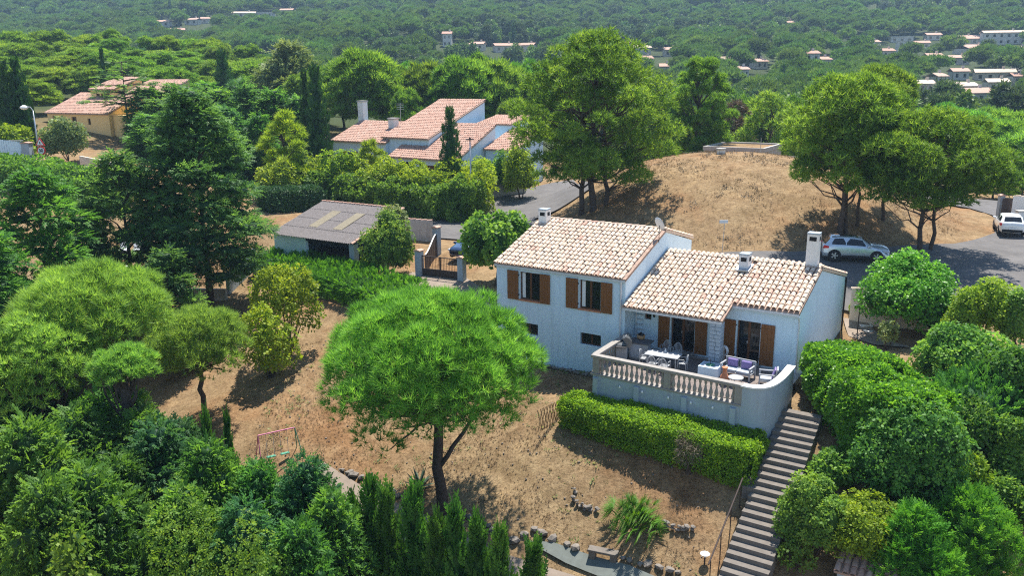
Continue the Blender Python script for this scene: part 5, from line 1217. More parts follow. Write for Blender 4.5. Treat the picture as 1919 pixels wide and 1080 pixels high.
o = MB().lathe([(.31, 0), (.31, .012)], 24).build('disc_face', 'white', sp_, (0, -.022, zt - 1.25)); o.rotation_euler = (R(90), 0, 0)
def text_mesh(s, size, mat):
    cu = bpy.data.curves.new('txt', 'FONT'); cu.body = s; cu.size = size; cu.align_x = 'CENTER'; cu.align_y = 'CENTER'; cu.extrude = .004; cu.offset = .012
    to = bpy.data.objects.new('txt', cu); COL.objects.link(to); dg = bpy.context.evaluated_depsgraph_get(); me = bpy.data.meshes.new_from_object(to.evaluated_get(dg))
    bpy.data.objects.remove(to); bpy.data.curves.remove(cu); me.materials.clear(); me.materials.append(M[mat]); return me
o = link('number', text_mesh('30', .44, 'black'), sp_, (0, -.044, zt - 1.25)); o.rotation_euler = (R(90), 0, 0)
fa, fb = spot(-30, 86.5), spot(64, 86.0); fl = float(np.hypot(*(fb - fa)[:2])); wf = thing('board_fence', 'white vertical board fence at the left edge', 'fence', fa, math.atan2(fb[1] - fa[1], fb[0] - fa[0]))
bme = MB().box(-.11, .11, -.02, .02, .1, 2.0).mesh('board', 'wall', bevel=.006); dzf = float(fb[2] - fa[2]); nb = int(fl / .25)
for k in range(nb): link('board', bme, wf, (.12 + k * .25, 0, dzf * k / nb + random.uniform(-.02, .02) + .25 * (k / nb)))
MB().box(0, fl, .03, .09, .5, .6).box(0, fl, .03, .09, 1.5, 1.6).build('rail', 'galv', wf)
pier(spot(70, 86.0), 'white pier at the end of the board fence', 2.35, .8, 0)
wall_thing('scalloped_wall', 'low pale wall with scalloped clay coping right of the road sign', spot(84, 83), spot(150, 80.5), 1.3, 'cream', 'tile')
wall_thing('garden_wall', 'pale garden wall below the yellow house beside the cedar', spot(165, 84), spot(262, 82), 1.5, 'cream')

# ------------------------------------------------------------------ cars
def car(label, p, rz, paintm, L, W, Hh, top, belt, hw, wheels, wr, win, shield, rear, roofglass=None, name='parked_car', lamps=True):
    t = thing(name, label, 'car', p, rz); ti = lambda c, x: float(np.interp(x, [a for a, _ in c], [b for _, b in c])); rw = W / 2 * .74
    def sec(x):
        zt, zb_, w = ti(top, x), ti(belt, x), ti(hw, x); zb_ = min(zb_, zt - .02); gh = min(1, max(0, (zt - zb_) / .35)); r_ = (w - .1) * (1 - gh) + rw * gh; zl = .24
        return [(0, zl), (w - .12, zl), (w - .01, zl + .12), (w, zl + .32), (w - .01, zb_ - .1), (w - .05, zb_), (r_, zt - .05 - .03 * gh), (r_ - .13, zt - .004), (0, zt + .015)]
    xs = np.unique(np.r_[np.linspace(0, L, 45), [a for a, _ in top]]); m = MB(); k = 9; V = []
    for x in xs:
        s = sec(x); V += [(x, y, z) for y, z in s] + [(x, -y, z) for y, z in s[1:-1][::-1]]
    n = 16; F = [(i * n + j, i * n + (j + 1) % n, (i + 1) * n + (j + 1) % n, (i + 1) * n + j) for i in range(len(xs) - 1) for j in range(n)] + [tuple(range(n))[::-1], tuple(range((len(xs) - 1) * n, len(xs) * n))]
    body = m.add(V, F).build('body', paintm, t, smooth=True)
    def side(x0, x1, a, b, sg, name, mat, off=.008, par=t, i0=5, cut=0.0):
        V = []; xx = np.linspace(x0, x1, 12)
        for j, x in enumerate(xx):
            s = sec(x); (y0, z0), (y1, z1) = s[i0], s[i0 + 1]; e = min(j, 11 - j) / 3.0; bb = a + (b - a) * min(1, .35 + e) if cut else b
            for f in (a, bb): V.append((x, sg * (y0 + (y1 - y0) * f + off), z0 + (z1 - z0) * f + off * .5))
        F = [(2 * i, 2 * i + 2, 2 * i + 3, 2 * i + 1) for i in range(11)]; MB().add(V, F).build(name, mat, par)
    for sg in (-1, 1):
        for a, b in win: side(a, b, .1, .92, sg, 'side_window', 'carglass', cut=1.0)
    def across(x0, x1, name, mat, wf=.92, par=t, dz=.01, nx=6):
        V = []; xx = np.linspace(x0, x1, nx)
        for x in xx:
            s = sec(x); w7 = s[7][0] * wf
            for y in (-w7, 0, w7): V.append((x, y, (s[7][1] if y else s[8][1]) + dz))
        F = []
        for i in range(nx - 1): F += [(3 * i, 3 * i + 3, 3 * i + 4, 3 * i + 1), (3 * i + 1, 3 * i + 4, 3 * i + 5, 3 * i + 2)]
        MB().add(V, F).build(name, mat, par)
    across(*shield, 'windscreen', 'carglass', 1.1, dz=.018); across(*rear, 'rear_window', 'carglass', 1.05, dz=.014)
    if roofglass: across(*roofglass, 'roof_window', 'carglass', .8)
    for wx in wheels:
        for sg in (-1, 1):
            w = ti(hw, wx); a = MB().lathe([(wr + .07, -.01), (wr + .07, .012)], 22).build('wheel_arch', 'rubber', t, (wx, sg * (w - .004), wr)); a.rotation_euler = (R(-90 * sg), 0, 0)
            wl_ = MB().lathe([(wr * .7, -.2), (wr, -.17), (wr, .015), (wr * .92, .03), (wr * .62, .03)], 22).build('wheel', 'rubber', t, (wx, sg * (w - .002), wr), smooth=False); wl_.rotation_euler = (R(-90 * sg), 0, 0)
            mm = MB().lathe([(.07, .02), (.07, .04)], 10)
            for q in range(5):
                c, s = math.cos(q * 1.2566), math.sin(q * 1.2566); mm.add([(c * .05 - s * .03, s * .05 + c * .03, .036), (c * .05 + s * .03, s * .05 - c * .03, .036), (c * wr * .62 + s * .05, s * wr * .62 - c * .05, .032), (c * wr * .62 - s * .05, s * wr * .62 + c * .05, .032)], [(0, 1, 2, 3)])
            mm.build('rim', 'galv', wl_)
    for sg in (-1, 1):
        w = ti(hw, .2); MB().prism([(.10, 1.06 * Hh / 1.65), (.42, 1.0 * Hh / 1.65), (.46, .86 * Hh / 1.65), (.06, .84 * Hh / 1.65)], 'y', sg * (w - .10), sg * (w + .035)).build('tail_light', 'signred', t)
        MB().prism([(L - .55, .80 * Hh / 1.65), (L - .16, .74 * Hh / 1.65), (L - .14, .64 * Hh / 1.65), (L - .5, .70 * Hh / 1.65)], 'y', sg * (ti(hw, L - .35) - .12), sg * (ti(hw, L - .35) + .012)).build('headlight', 'cushion', t)
        xm = shield[1] - .15; MB().box(xm - .1, xm + .1, min(sg * (W / 2 - .06), sg * (W / 2 + .16)), max(sg * (W / 2 - .06), sg * (W / 2 + .16)), Hh * .60, Hh * .60 + .15).build('wing_mirror', paintm, t, bevel=.04)
        MB().box(wheels[0] + wr + .12, wheels[1] - wr - .12, min(sg * (W / 2 - .06), sg * (W / 2 + .012)), max(sg * (W / 2 - .06), sg * (W / 2 + .012)), .22, .40).build('sill_trim', 'rubber', t)
    MB().box(-.03, .14, -ti(hw, .1) + .1, ti(hw, .1) - .1, .26, .48).build('rear_bumper', 'rubber', t, bevel=.03); MB().box(-.05, -.031, -.26, .26, .50, .61).build('number_plate', 'white', t)
    MB().box(L - .12, L + .015, -.5, .5, .40, .62).build('grille', 'rubber', t, bevel=.02)
    return t
suv_top = [(0, .80), (.03, .98), (.16, 1.08), (.50, 1.50), (.62, 1.60), (1.2, 1.65), (2.0, 1.64), (2.55, 1.56), (3.15, 1.14), (3.3, 1.08), (4.0, 1.0), (4.3, .88), (4.41, .70), (4.43, .55)]
suv_belt = [(0, .80), (.16, 1.02), (.7, 1.08), (3.1, 1.0), (3.35, .99), (4.43, .5)]; suv_hw = [(0, .70), (.06, .82), (.3, .91), (.8, .935), (3.7, .935), (4.15, .86), (4.35, .72), (4.43, .55)]
pr = gp(1567, 494); pf = gp(1662, 486); ang = R(-14)
pc = gp(1608, 496); SUV = np.array([pc[0], pc[1], 0.0]) + np.array([-2.15, 1.35, 0]); SUV[2] = g1(SUV[0] + 2, SUV[1] - .4) + .09
car('silver-blue compact SUV parked under the pines behind the villa', SUV, ang, 'silver', 4.43, 1.87, 1.65, suv_top, suv_belt, suv_hw, (.82, 3.52), .36, [(.62, 1.5), (1.56, 2.78)], (2.58, 3.16), (.17, .50), (.85, 2.35))
hb_top = [(0, .75), (.04, .95), (.15, 1.05), (.45, 1.38), (.7, 1.46), (1.6, 1.50), (2.3, 1.43), (3.0, 1.05), (3.15, .98), (3.8, .85), (4.0, .72), (4.06, .5)]
hb_belt = [(0, .75), (.15, .95), (.7, .98), (3.0, .92), (4.06, .48)]; hb_hw = [(0, .66), (.06, .78), (.3, .86), (.8, .875), (3.4, .875), (3.85, .78), (4.06, .5)]
pc = gp(1897, 449); W2 = pc + np.array([0, .15, 0]); W2[2] = g1(W2[0], W2[1] + 2) + .09
car('white hatchback seen from behind at the right edge', W2, R(67), 'carwhite', 4.06, 1.75, 1.5, hb_top, hb_belt, hb_hw, (.7, 3.3), .31, [(.6, 1.5), (1.56, 2.62)], (2.36, 3.02), (.16, .46))
pc = gp(846, 497); D = R(-123); B2 = pc - 4.1 * np.array([math.cos(D), math.sin(D), 0]) + np.array([.3, .3, 0]); B2[2] = g1(*(B2[:2] * .5 + pc[:2] * .5)) + .09
car('dark navy car behind the driveway gate, half hidden by the broad-leaved bush', B2, D, 'navy', 4.06, 1.75, 1.48, hb_top, hb_belt, hb_hw, (.7, 3.3), .31, [(.6, 1.5), (1.56, 2.62)], (2.36, 3.02), (.16, .46))

# ------------------------------------------------------------------ the white neighbour house
TV0, TF0 = TV, TF
def sheet_tiles(parent, x0, x1, y0, z0, y1, slope, mat, pitch=.28, rowp=.43, k=1.0, keep=None):
    global TV, TF
    TV, TF = tile_template(.52 * k, .125 * k, .105 * k, 3); rows = int((y1 - y0) / (rowp * math.cos(math.atan(slope)))) + 1
    join_tiles('roof_tiles', tile_frames(np.arange(x0 + .14 * k, x1, pitch * k), y0 - .05, z0, slope, rows, rowp, keep), mat, parent); TV, TF = TV0, TF0
NO, NA = np.array([-9.3, 88.9, 3.6]), R(-36)
nh = thing('neighbour_house', 'large white neighbour house with stepped salmon tile roofs and red shutters', 'house', NO, NA)
def block(parent, u0, u1, v0, v1, zf, zr, mat, tmat, zb=-1.5, over=.25, holes=(), vb=None):
    sl = (zr - zf) / (v1 - v0)
    MB().wall_open(u0, u1, zb, zf - .12, v0, v0 + .25, list(holes)).build('front_wall', mat, parent)
    MB().prism([(v0 + .25, zb), (v1, zb), (v1, zr - .13), (v0 + .25, zf - .10)], 'x', u0 + .001, u0 + .25).build('side_wall', mat, parent); MB().prism([(v0 + .25, zb), (v1, zb), (v1, zr - .13), (v0 + .25, zf - .10)], 'x', u1 - .25, u1 - .001).build('side_wall', mat, parent)
    MB().box(u0 + .25, u1 - .25, v1 - .25, v1, zb, zr - .14).build('rear_wall', mat, parent)
    r = slab_slope(u0 - .12, u1 + .12, v0 - over, zf - over * sl, v1 + .02, zr, .12).build('roof', 'tile_gap', parent)
    sheet_tiles(r, u0 - .1, u1 + .1, v0 - over, zf - over * sl + .0, v1, sl, tmat)
    for x_ in (u0 - .06, u1 + .06): pass
    r2 = join_tiles('ridge_tiles', [m for _, m in ridge_run((u1 + .15, v1, zr), (u0 - .15, v1, zr), max(3, int((u1 - u0) / .45)), r)], tmat, r)
    return sl
z_ = 3.6
block(nh, -15.6, -6.9, 1.5, 6.2, 7.0 - z_, 8.85 - z_, 'wall', 'tile_red', holes=[(-13.2, -12.2, 1.0, 2.1)])
block(nh, -7.8, -.9, 2.0, 12.0, 7.62 - z_, 11.3 - z_, 'wall', 'tile_red', holes=[(-7.0, -6.2, .6, 2.2)])
block(nh, -4.9, 4.7, 0.0, 6.6, 5.75 - z_, 8.9 - z_, 'wall', 'tile_red', holes=[(.1, 2.9, -.9, 1.35), (-3.2, -1.4, -1.4, 1.6)])
block(nh, .5, 5.0, 9.0, 12.5, 8.9 - z_, 9.6 - z_, 'wall', 'tile_red'); block(nh, 4.9, 9.0, 4.5, 9.5, 6.6 - z_, 8.4 - z_, 'wall', 'tile_red')
gd = MB().box(.1, 2.9, .12, .18, -1.2, 1.35).build('garage_door', 'iron', nh)
for k in range(6): MB().box(.12, 2.88, .10, .119, -.8 + k * .36, -.48 + k * .36).build('panel', 'frame', gd)
MB().box(-3.2, -1.4, .6, .7, -1.4, 1.6).build('porch_back', 'dark', nh); window(nh, -13.2, -12.2, 1.0, 2.1, 1.5, 2, False); window(nh, -7.0, -6.2, .6, 2.2, 2.0, 2, False)
for x0, x1, y, z0, z1 in ((-13.9, -13.25, 1.46, .95, 2.15), (-12.15, -11.5, 1.46, .95, 2.15), (-7.75, -7.05, 1.96, .55, 2.25), (-6.15, -5.5, 1.96, .55, 2.25)): MB().box(x0, x1, y - .05, y + .03, z0, z1).build('shutter', 'wood_red', nh)
MB().box(4.705, 4.72, 3.5, 4.0, .1, 1.3).build('side_window', 'glass', nh); MB().box(4.705, 4.72, 5.2, 5.5, .2, 1.4).build('side_window', 'glass', nh)
c_ = MB().box(-16.2, -15.3, 6.4, 7.2, -1, 7.6).build('chimney', 'wall_w', nh); MB().box(-16.27, -15.23, 6.33, 7.27, 7.601, 7.75).build('cap', 'concrete', c_)
c_ = MB().box(-9.4, -8.5, 4.6, 5.4, 4.0, 5.75).build('chimney', 'wall_w', nh); MB().box(-9.5, -8.4, 4.5, 5.5, 5.751, 5.9).build('cap', 'concrete', c_)
ae = MB().tube([(-7.95, 5.2, 4.0), (-7.95, 5.2, 7.6)], .03, 6).build('aerial', 'galv', nh)
for k in range(4): MB().tube([(-8.5, 5.2, 7.5 - .2 * k), (-7.4, 5.2, 7.5 - .2 * k)], .018, 5).build('rod', 'galv', ae)
# ------------------------------------------------------------------ the yellow house
YO = np.array([-57.6, 109.9, 7.4]); yh = thing('yellow_house', 'ochre yellow house with red tile roofs and a small upper storey', 'house', YO, R(-30)); z_ = 7.4
block(yh, -4.3, 8.6, 0, 5.2, 10.1 - z_, 12.4 - z_, 'ochre', 'tile_red', holes=[(-3.2, -2.2, 1.15, 2.25), (.9, 1.9, 1.2, 2.15), (4.2, 4.8, 1.2, 2.0)])
for a, b in ((-3.2, -2.2), (.9, 1.9), (4.2, 4.8)): window(yh, a, b, 1.2 if a > 0 else 1.15, 2.15 if a == .9 else (2.0 if a > 2 else 2.25), 0, 1, False)
block(yh, -.3, 4.7, 4.0, 8.2, 13.0 - z_, 14.4 - z_, 'ochre', 'tile_red', holes=[(.7, 1.5, 4.1, 5.0), (1.7, 3.6, 4.1, 5.0)])
window(yh, .7, 1.5, 4.1, 5.0, 4.0, 1, False); window(yh, 1.7, 3.6, 4.1, 5.0, 4.0, 2, False)
block(yh, 4.8, 12.5, 5.0, 9.5, 12.3 - z_, 14.0 - z_, 'ochre', 'tile_red'); MB().box(8.7, 12, .5, 5, -1.5, 2.4).build('wing', 'ochre', yh)
# ------------------------------------------------------------------ small things in the garden
# bench, garden lamp, swing
p = gp(1130, 1052); b = thing('stone_bench', 'low concrete garden bench beside the grey-green mat', 'bench', p, R(-22))
MB().box(-.62, .62, -.2, .2, .40, .50).build('seat', 'step', b, bevel=.02)
for x in (-.45, .45): MB().box(x - .13, x + .13, -.17, .17, -.15, .40).build('leg', 'step', b, bevel=.015)
p = gp(1320, 1062); l = thing('garden_lamp', 'small white garden lamp with a flat hood near the steps', 'garden lamp', p)
MB().tube([(0, 0, -.1), (0, 0, .42)], .035, 8).build('post', 'iron', l); MB().lathe([(.06, .42), (.07, .55), (.05, .56)], 10).build('lantern', 'zinc', l); MB().lathe([(.20, .56), (.04, .66)], 10).build('hood', 'white', l)
sa, sb = gp(490, 888), gp(556, 850); sa[2] = sb[2] = (sa[2] + sb[2]) / 2; mid = (sa + sb) / 2; sL = float(np.hypot(*(sb - sa)[:2])); hS = 1.75
sw = thing('swing_frame', 'pink and green childrens swing frame on the dry slope', 'swing', sa, math.atan2(sb[1] - sa[1], sb[0] - sa[0]))
MB().tube([(0, 0, hS), (sL, 0, hS)], .032, 8).build('top_bar', 'pink', sw)
for x in (0, sL):
    for y in (-.75, .75): MB().tube([(x, 0, hS), (x + (.25 if x else -.1), y, -.25)], .026, 8).build('leg', 'green' if x else 'pink', sw)
for k, x in enumerate((sL * .3, sL * .68)):
    seat = MB().box(x - .22, x + .22, -.1, .1, .45, .49).build('seat', 'green', sw)
    for dx in (-.18, .18): MB().tube([(x + dx, 0, .49), (x + dx, 0, hS)], .012, 5).build('rope', 'zinc', seat)
# trellis
p = gp(1030, 800); tr = thing('trellis_fence', 'weathered brown wooden trellis leaning at the left end of the terrace hedge', 'trellis', p, R(48))
for k in range(9):
    MB().tube([(-.9 + k * .22, 0, 0), (-.9 + k * .22 + .35, 0, 1.15)], .018, 4).build('lath', 'wicker', tr); MB().tube([(-.9 + k * .22, .025, 1.15), (-.9 + k * .22 + .35, .025, 0)], .018, 4).build('lath', 'wicker', tr)
# agave and fan palm
def blade(m, p0, p1, w, up=.12, tip=1.0):
    p0, p1 = Vector(p0), Vector(p1); d = (p1 - p0); s = d.cross(Vector((0, 0, 1))).normalized() if abs(d.normalized().z) < .98 else Vector((1, 0, 0)); n = s.cross(d).normalized()
    a, b_ = p0 + d * .35 + n * up * .3, p0 + d * .7 + n * up * .2
    m.add([p0 - s * w * .6, p0 + s * w * .6, a + s * w, a - s * w, b_ + s * w * .7, b_ - s * w * .7, p1], [(0, 1, 2, 3), (3, 2, 4, 5), (5, 4, 6)])
p = gp(786, 918); ag = thing('agave', 'grey-green spiky agave near the foot of the stone pine', 'agave', p)
for k in range(18):
    a = k * 2.4; e = .35 + .9 * (k / 18); L_ = .85 + .35 * (k / 18); m = MB(); blade(m, (0, 0, .05), (math.cos(a) * math.cos(e) * L_, math.sin(a) * math.cos(e) * L_, .05 + math.sin(e) * L_), .07); m.build('leaf', 'agv', ag)
p = gp(1192, 1000); pa_ = thing('fan_palm', 'bushy fan palm with drooping pale lower fronds below the hedge', 'palm', p)
g = np.random.default_rng(5)
for k in range(84):
    a = k * 2.4 + g.uniform(-.3, .3); e = g.uniform(.0, 1.4); L_ = g.uniform(.45, 1.15); m = MB(); c = Vector((math.cos(a) * math.cos(e), math.sin(a) * math.cos(e), math.sin(e) * .95)) * L_ + Vector((g.uniform(-.3, .3), g.uniform(-.2, .2), .35))
    m.tube([(0, 0, .15), tuple(c)], .012, 4); d = c.normalized(); s = d.orthogonal().normalized(); t_ = d.cross(s)
    for j in range(15):
        f = (j - 7) / 7 * 1.3; di = (d * math.cos(f) + s * math.sin(f)).normalized() * g.uniform(.42, .62) - Vector((0, 0, .1 + .14 * abs(f))); blade(m, c, c + di, .016, .03)
    m.build('frond', 'palm', pa_)
m = MB().lathe([(.16, -.3), (.2, .1), (.14, .5)], 9); m.build('trunk', 'bark', pa_)
# stones
def rock_mesh(seed, sx=1, sy=.8, sz=.7):
    g = np.random.default_rng(seed); bm = bmesh.new(); bmesh.ops.create_icosphere(bm, subdivisions=1, radius=1)
    for v in bm.verts: v.co *= g.uniform(.75, 1.15); v.co.x *= sx; v.co.y *= sy; v.co.z *= sz
    me = bpy.data.meshes.new('stone'); bm.to_mesh(me); bm.free(); me.materials.append(M['rock']); return me
RM = [rock_mesh(i) for i in range(6)]
def stone_line(label, pts, r, gap=1.4, name='stone_edging', rows=1):
    P = [gp(*q) for q in pts]; t = thing(name, label, 'stone edging', P[0]); o = P[0]
    for a, b_ in zip(P[:-1], P[1:]):
        n = max(1, int(np.hypot(*(b_ - a)[:2]) / (r * gap)))
        for k in range(n):
            for q in range(rows):
                c = a + (b_ - a) * (k + random.uniform(-.2, .2)) / n; s = r * random.uniform(.65, 1.2); st2 = link('stone', random.choice(RM), t, (c[0] - o[0] + random.uniform(-.05, .05), c[1] - o[1] + random.uniform(-.05, .05), g1(c[0], c[1]) - o[2] + s * .25 + q * r * .9))
                st2.rotation_euler = (random.uniform(-.4, .4), random.uniform(-.4, .4), random.uniform(0, 6)); st2.scale = (s, s, s * .8)
stone_line('row of rough rocks along the garden path left of the pine trunk', [(640, 886), (690, 905), (745, 935), (800, 955)], .26)
stone_line('line of low stones along the path right of the pine trunk', [(850, 962), (905, 985), (960, 1022)], .2)
stone_line('row of big rough rocks above the grey-green mat', [(965, 1020), (1000, 998), (1040, 1015), (1085, 1032), (1110, 1040)], .30)
stone_line('row of rough rocks between the bench and the steps', [(1165, 1052), (1200, 1062), (1250, 1075), (1290, 1085)], .24)
stone_line('small curved bed edge of whitish stones left of the palm', [(1078, 925), (1075, 942), (1095, 960), (1125, 962)], .15, 1.3, rows=2)
stone_line('small curved bed edge of whitish stones right of the palm', [(1245, 985), (1270, 998), (1298, 995), (1302, 980)], .15, 1.3, rows=2)
stone_line('stones scattered at the foot of the villa wall', [(1030, 690), (1060, 697), (1115, 706)], .17, 1.5)
stone_line('pale stones on the shaded bank right of the steps', [(1500, 885), (1530, 900), (1520, 915), (1570, 925)], .2, 2.5)
# tiled garden shed at the bottom edge
p = gp(1620, 1075); sh = thing('tiled_shed', 'small garden shed roof of old clay tiles at the bottom edge', 'shed', p + np.array([0, -.6, 0]), HA)
MB().box(-1.1, 1.1, -.8, .6, -1.5, .6).build('wall', 'wall_t', sh); rsh = slab_slope(-1.2, 1.2, -.95, .62, .75, 1.1, .08).build('roof', 'tile_gap', sh)
tile2 = mesh_np('tile', TV, TF, M['tile_red'], np.zeros(len(TV)), smooth=True)
for m in tile_frames(np.arange(-1.08, 1.2, .27), -1.0, .63, .28, 4): o = link('tile', tile2, rsh); o.matrix_local = m
# pool beyond the cedars
po = gp(215, 498); pl = thing('garden_pool', 'turquoise garden pool glimpsed between the cedars', 'pool', po, R(-15))
MB().box(-4.2, 1.4, -1.6, 2.2, -.4, .10).build('water', 'pool', pl); MB().box(-4.6, 1.8, -2.0, -1.61, -.5, .16).box(-4.6, 1.8, 2.21, 2.6, -.5, .16).box(1.41, 1.8, -1.6, 2.2, -.5, .16).build('coping', 'wall_w', pl)
for k, px in enumerate((232, 258)):
    q = gp(px, 474); s = thing('sun_lounger', ['white sun lounger by the pool, nearer the water', 'white sun lounger by the pool, farther right'][k], 'lounger', q, R(20)); MB().box(-.3, .3, -.9, .5, .28, .36).build('bed', 'plastic', s); MB().prism([(.5, .3), (.58, .3), (1.0, .75), (.93, .78)], 'x', -.3, .3).build('backrest', 'plastic', s)
    for x in (-.25, .25):
        for y in (-.8, .45): MB().box(x - .03, x + .03, y - .03, y + .03, 0, .28).build('leg', 'plastic', s)
# dead shrub in the terrace hedge
p = H(-2.4, -7.55); p[2] = g1(p[0], p[1]); plant('dead_bush', 'dead brown twiggy bush grown into the terrace hedge', 'shrub', p, shrub(.75, .5, 1.55, 900, 121, 'twig', .24, 9, leaf_w=.03, leaf_l=.8, core=False, stems=8), 0, 1, None, FS)
# manhole covers in the courtyard, washing pole
for px, py, lab in ((1627, 622, 'round pale manhole cover in the courtyard'), (1622, 612, 'square pale slab behind the manhole cover')):
    q = gp(px, py); c = thing('cover_slab', lab, 'cover', q); (MB().lathe([(.3, .02), (.3, .09), (.26, .1)], 18) if 'round' in lab else MB().box(-.35, .35, -.25, .25, .02, .1)).build('lid', 'wall_w', c); MB().box(-.05, .05, -.02, .02, .1, .115).build('grip', 'iron', c)
q = gp(1606, 630); c = thing('washing_pole', 'thin T-shaped washing pole in the courtyard', 'pole', q); MB().tube([(0, 0, -.1), (0, 0, 1.9)], .03, 6).build('post', 'iron', c); MB().tube([(-.4, 0, 1.88), (.4, 0, 1.88)], .02, 6).build('crossbar', 'zinc', c)
# bare-stemmed bush by the lower steps
q = gp(1490, 1065); plant('straggly_bush', 'straggly bare-stemmed bush at the bottom beside the steps', 'shrub', q, shrub(.8, .7, 1.1, 260, 122, 'shrub', .22, 9, core=False, stems=9), 0, 1, None, FS)

# ------------------------------------------------------------------ dry grass on the slope and the mound
def straw_field(name, label, boxes, n, size, seed, keep):
    g = np.random.default_rng(seed); x = g.uniform(boxes[0], boxes[1], n); y = g.uniform(boxes[2], boxes[3], n); k = keep(x, y) & (vnoise(x, y, 1.6, seed) > g.uniform(.15, .7, n)); x, y = x[k], y[k]
    P = np.stack([x, y, gz(x, y) - .06], -1); Nn = np.tile([0, 0, 1.0], (len(P), 1)) + g.normal(size=P.shape) * .35
    tm = t_needles(5, 1.2, .07, seed); V, F = scatter(tm, P, Nn, size * g.uniform(.5, 1.3, len(P)), g=g)
    o = link(name, mesh_np(name, V, F, M['straw'], var_of(len(P), len(tm[0]), g))); tag(o, label, 'grass', kind='stuff')
def near_path(x, y): return np.ones(len(x), bool)
straw_field('dry_grass', 'mown dry straw on the garden slope', (-14, 13, 25, 50), 32000, .13, 3, lambda x, y: (((x - HO[0]) * HU[0] + (y - HO[1]) * HU[1]) < -.4) | (((x - HO[0]) * HV[0] + (y - HO[1]) * HV[1]) < -13))
straw_field('mound_grass', 'dry straw covering the mound', (3, 42, 57, 95), 28000, .17, 4, lambda x, y: ((x - 21.5) / 18) ** 2 + ((y - 76.5) / 19) ** 2 < 1)

def weed_field(name, label, box, n, size, seed, mat, keep):
    g = np.random.default_rng(seed); x = g.uniform(box[0], box[1], n); y = g.uniform(box[2], box[3], n); k = keep(x, y) & (vnoise(x, y, 3.1, seed) > .62); x, y = x[k], y[k]
    P = np.stack([x, y, gz(x, y) - .05], -1); Nn = np.tile([0, 0, 1.0], (len(P), 1)) + g.normal(size=P.shape) * .25; tm = t_sprig(7, .6, .13, 1.2, seed); V, F = scatter(tm, P, Nn, size * g.uniform(.4, 1.4, len(P)), g=g)
    tag(link(name, mesh_np(name, V, F, M[mat], var_of(len(P), len(tm[0]), g))), label, 'weeds', kind='stuff')
on_slope = lambda x, y: (((x - HO[0]) * HU[0] + (y - HO[1]) * HU[1]) < -.4) | (((x - HO[0]) * HV[0] + (y - HO[1]) * HV[1]) < -13)
weed_field('slope_weeds', 'dull green weeds dotted over the garden slope', (-14, 13, 25, 52), 2600, .17, 5, 'olive', on_slope)
weed_field('mound_weeds', 'brownish weeds dotted over the mound', (3, 42, 57, 95), 5200, .24, 6, 'twig', lambda x, y: ((x - 21.5) / 18) ** 2 + ((y - 76.5) / 19) ** 2 < 1)
gs = np.random.default_rng(8); m = []; n_ = 900; x = gs.uniform(-14, 13, n_); y = gs.uniform(25, 50, n_); k = on_slope(x, y); x, y = x[k], y[k]; s_ = gs.uniform(.02, .07, len(x)) ; sv = np.array(RM[0].vertices[0].co)
RVv = np.array([v.co for v in RM[1].vertices]); RFf = np.array([p.vertices for p in RM[1].polygons])
V, F = scatter((RVv, RFf), np.stack([x, y, gz(x, y) - .03], -1), np.tile([0, 0, 1.0], (len(x), 1)) + gs.normal(size=(len(x), 3)) * .3, s_, g=gs)
tag(link('slope_stones', mesh_np('slope_stones', V, F, M['rock'])), 'small loose stones on the garden slope', 'stones', kind='stuff')
# ------------------------------------------------------------------ the pine belts behind the houses (each tree a thing)
belt = [stone_pine(11, 5.2, 9.0, 3000, 201, 'aleppo', .8, nl=54, skirt=.8, tw=.09, nn=7, zlow=1.6, lobr=(.16, .25)), stone_pine(11, 4.8, 9.5, 3000, 202, 'aleppo', .8, nl=50, skirt=.8, tw=.09, nn=7, zlow=1.6, lobr=(.16, .25)),
        aleppo_pine(11, 4.4, 2.0, 2300, 203, 'aleppo', .8, nl=34, nn=7, tw=.1), stone_pine(11, 5.5, 8.6, 3000, 204, 'stone_pine', .8, nl=54, skirt=.8, tw=.09, nn=7, zlow=1.6, lobr=(.16, .25))]
def belt_tree(k, px, Y, py, w, name, label, group, cat='pine tree', mind=3.0):
    p = spot(px, Y, 150); h = max(4.5, top_h(p, py)); h = min(h, 19); r_ = w / 2 / pxm(p)
    return plant(name, label, cat, p, belt[k], random.uniform(0, 6), (r_ / 5, r_ / 5, h / 11), group)
rb = random.Random(11)
ORD = 'first second third fourth fifth sixth seventh eighth ninth tenth eleventh twelfth thirteenth fourteenth fifteenth sixteenth seventeenth'.split()
ROWN = {122: 'nearest', 137: 'second', 152: 'middle', 168: 'fourth', 186: 'farthest'}
LB = 'rounded bright green pine in the pine belt on the left skyline'
for Y, pys, xs, w in ((122, 148, range(-20, 330, 60), 105), (137, 122, range(-30, 560, 52), 105), (152, 100, range(-20, 570, 46), 98), (168, 82, range(-30, 540, 42), 92), (186, 64, range(-30, 470, 38), 84)):
    cnt_ = 0
    for px in xs:
        if Y == 122 and 60 < px < 330: continue
        q = px + rb.uniform(-18, 18); LB = ORD[cnt_] + ' pine from the left in the ' + ROWN[Y] + ' row of the left skyline belt'; cnt_ += 1; lift = np.interp(q, [0, 150, 350, 560], [0, -6, 10, 28]); belt_tree(rb.choice((0, 1, 2, 2, 1)), q, Y + rb.uniform(-6, 6), pys + lift + rb.uniform(-9, 9), w * rb.uniform(.85, 1.2), 'belt_pine', LB, 'pines of the left skyline belt')
MID = []
LM = 'rounded pine in the row of trees behind the white neighbour house'
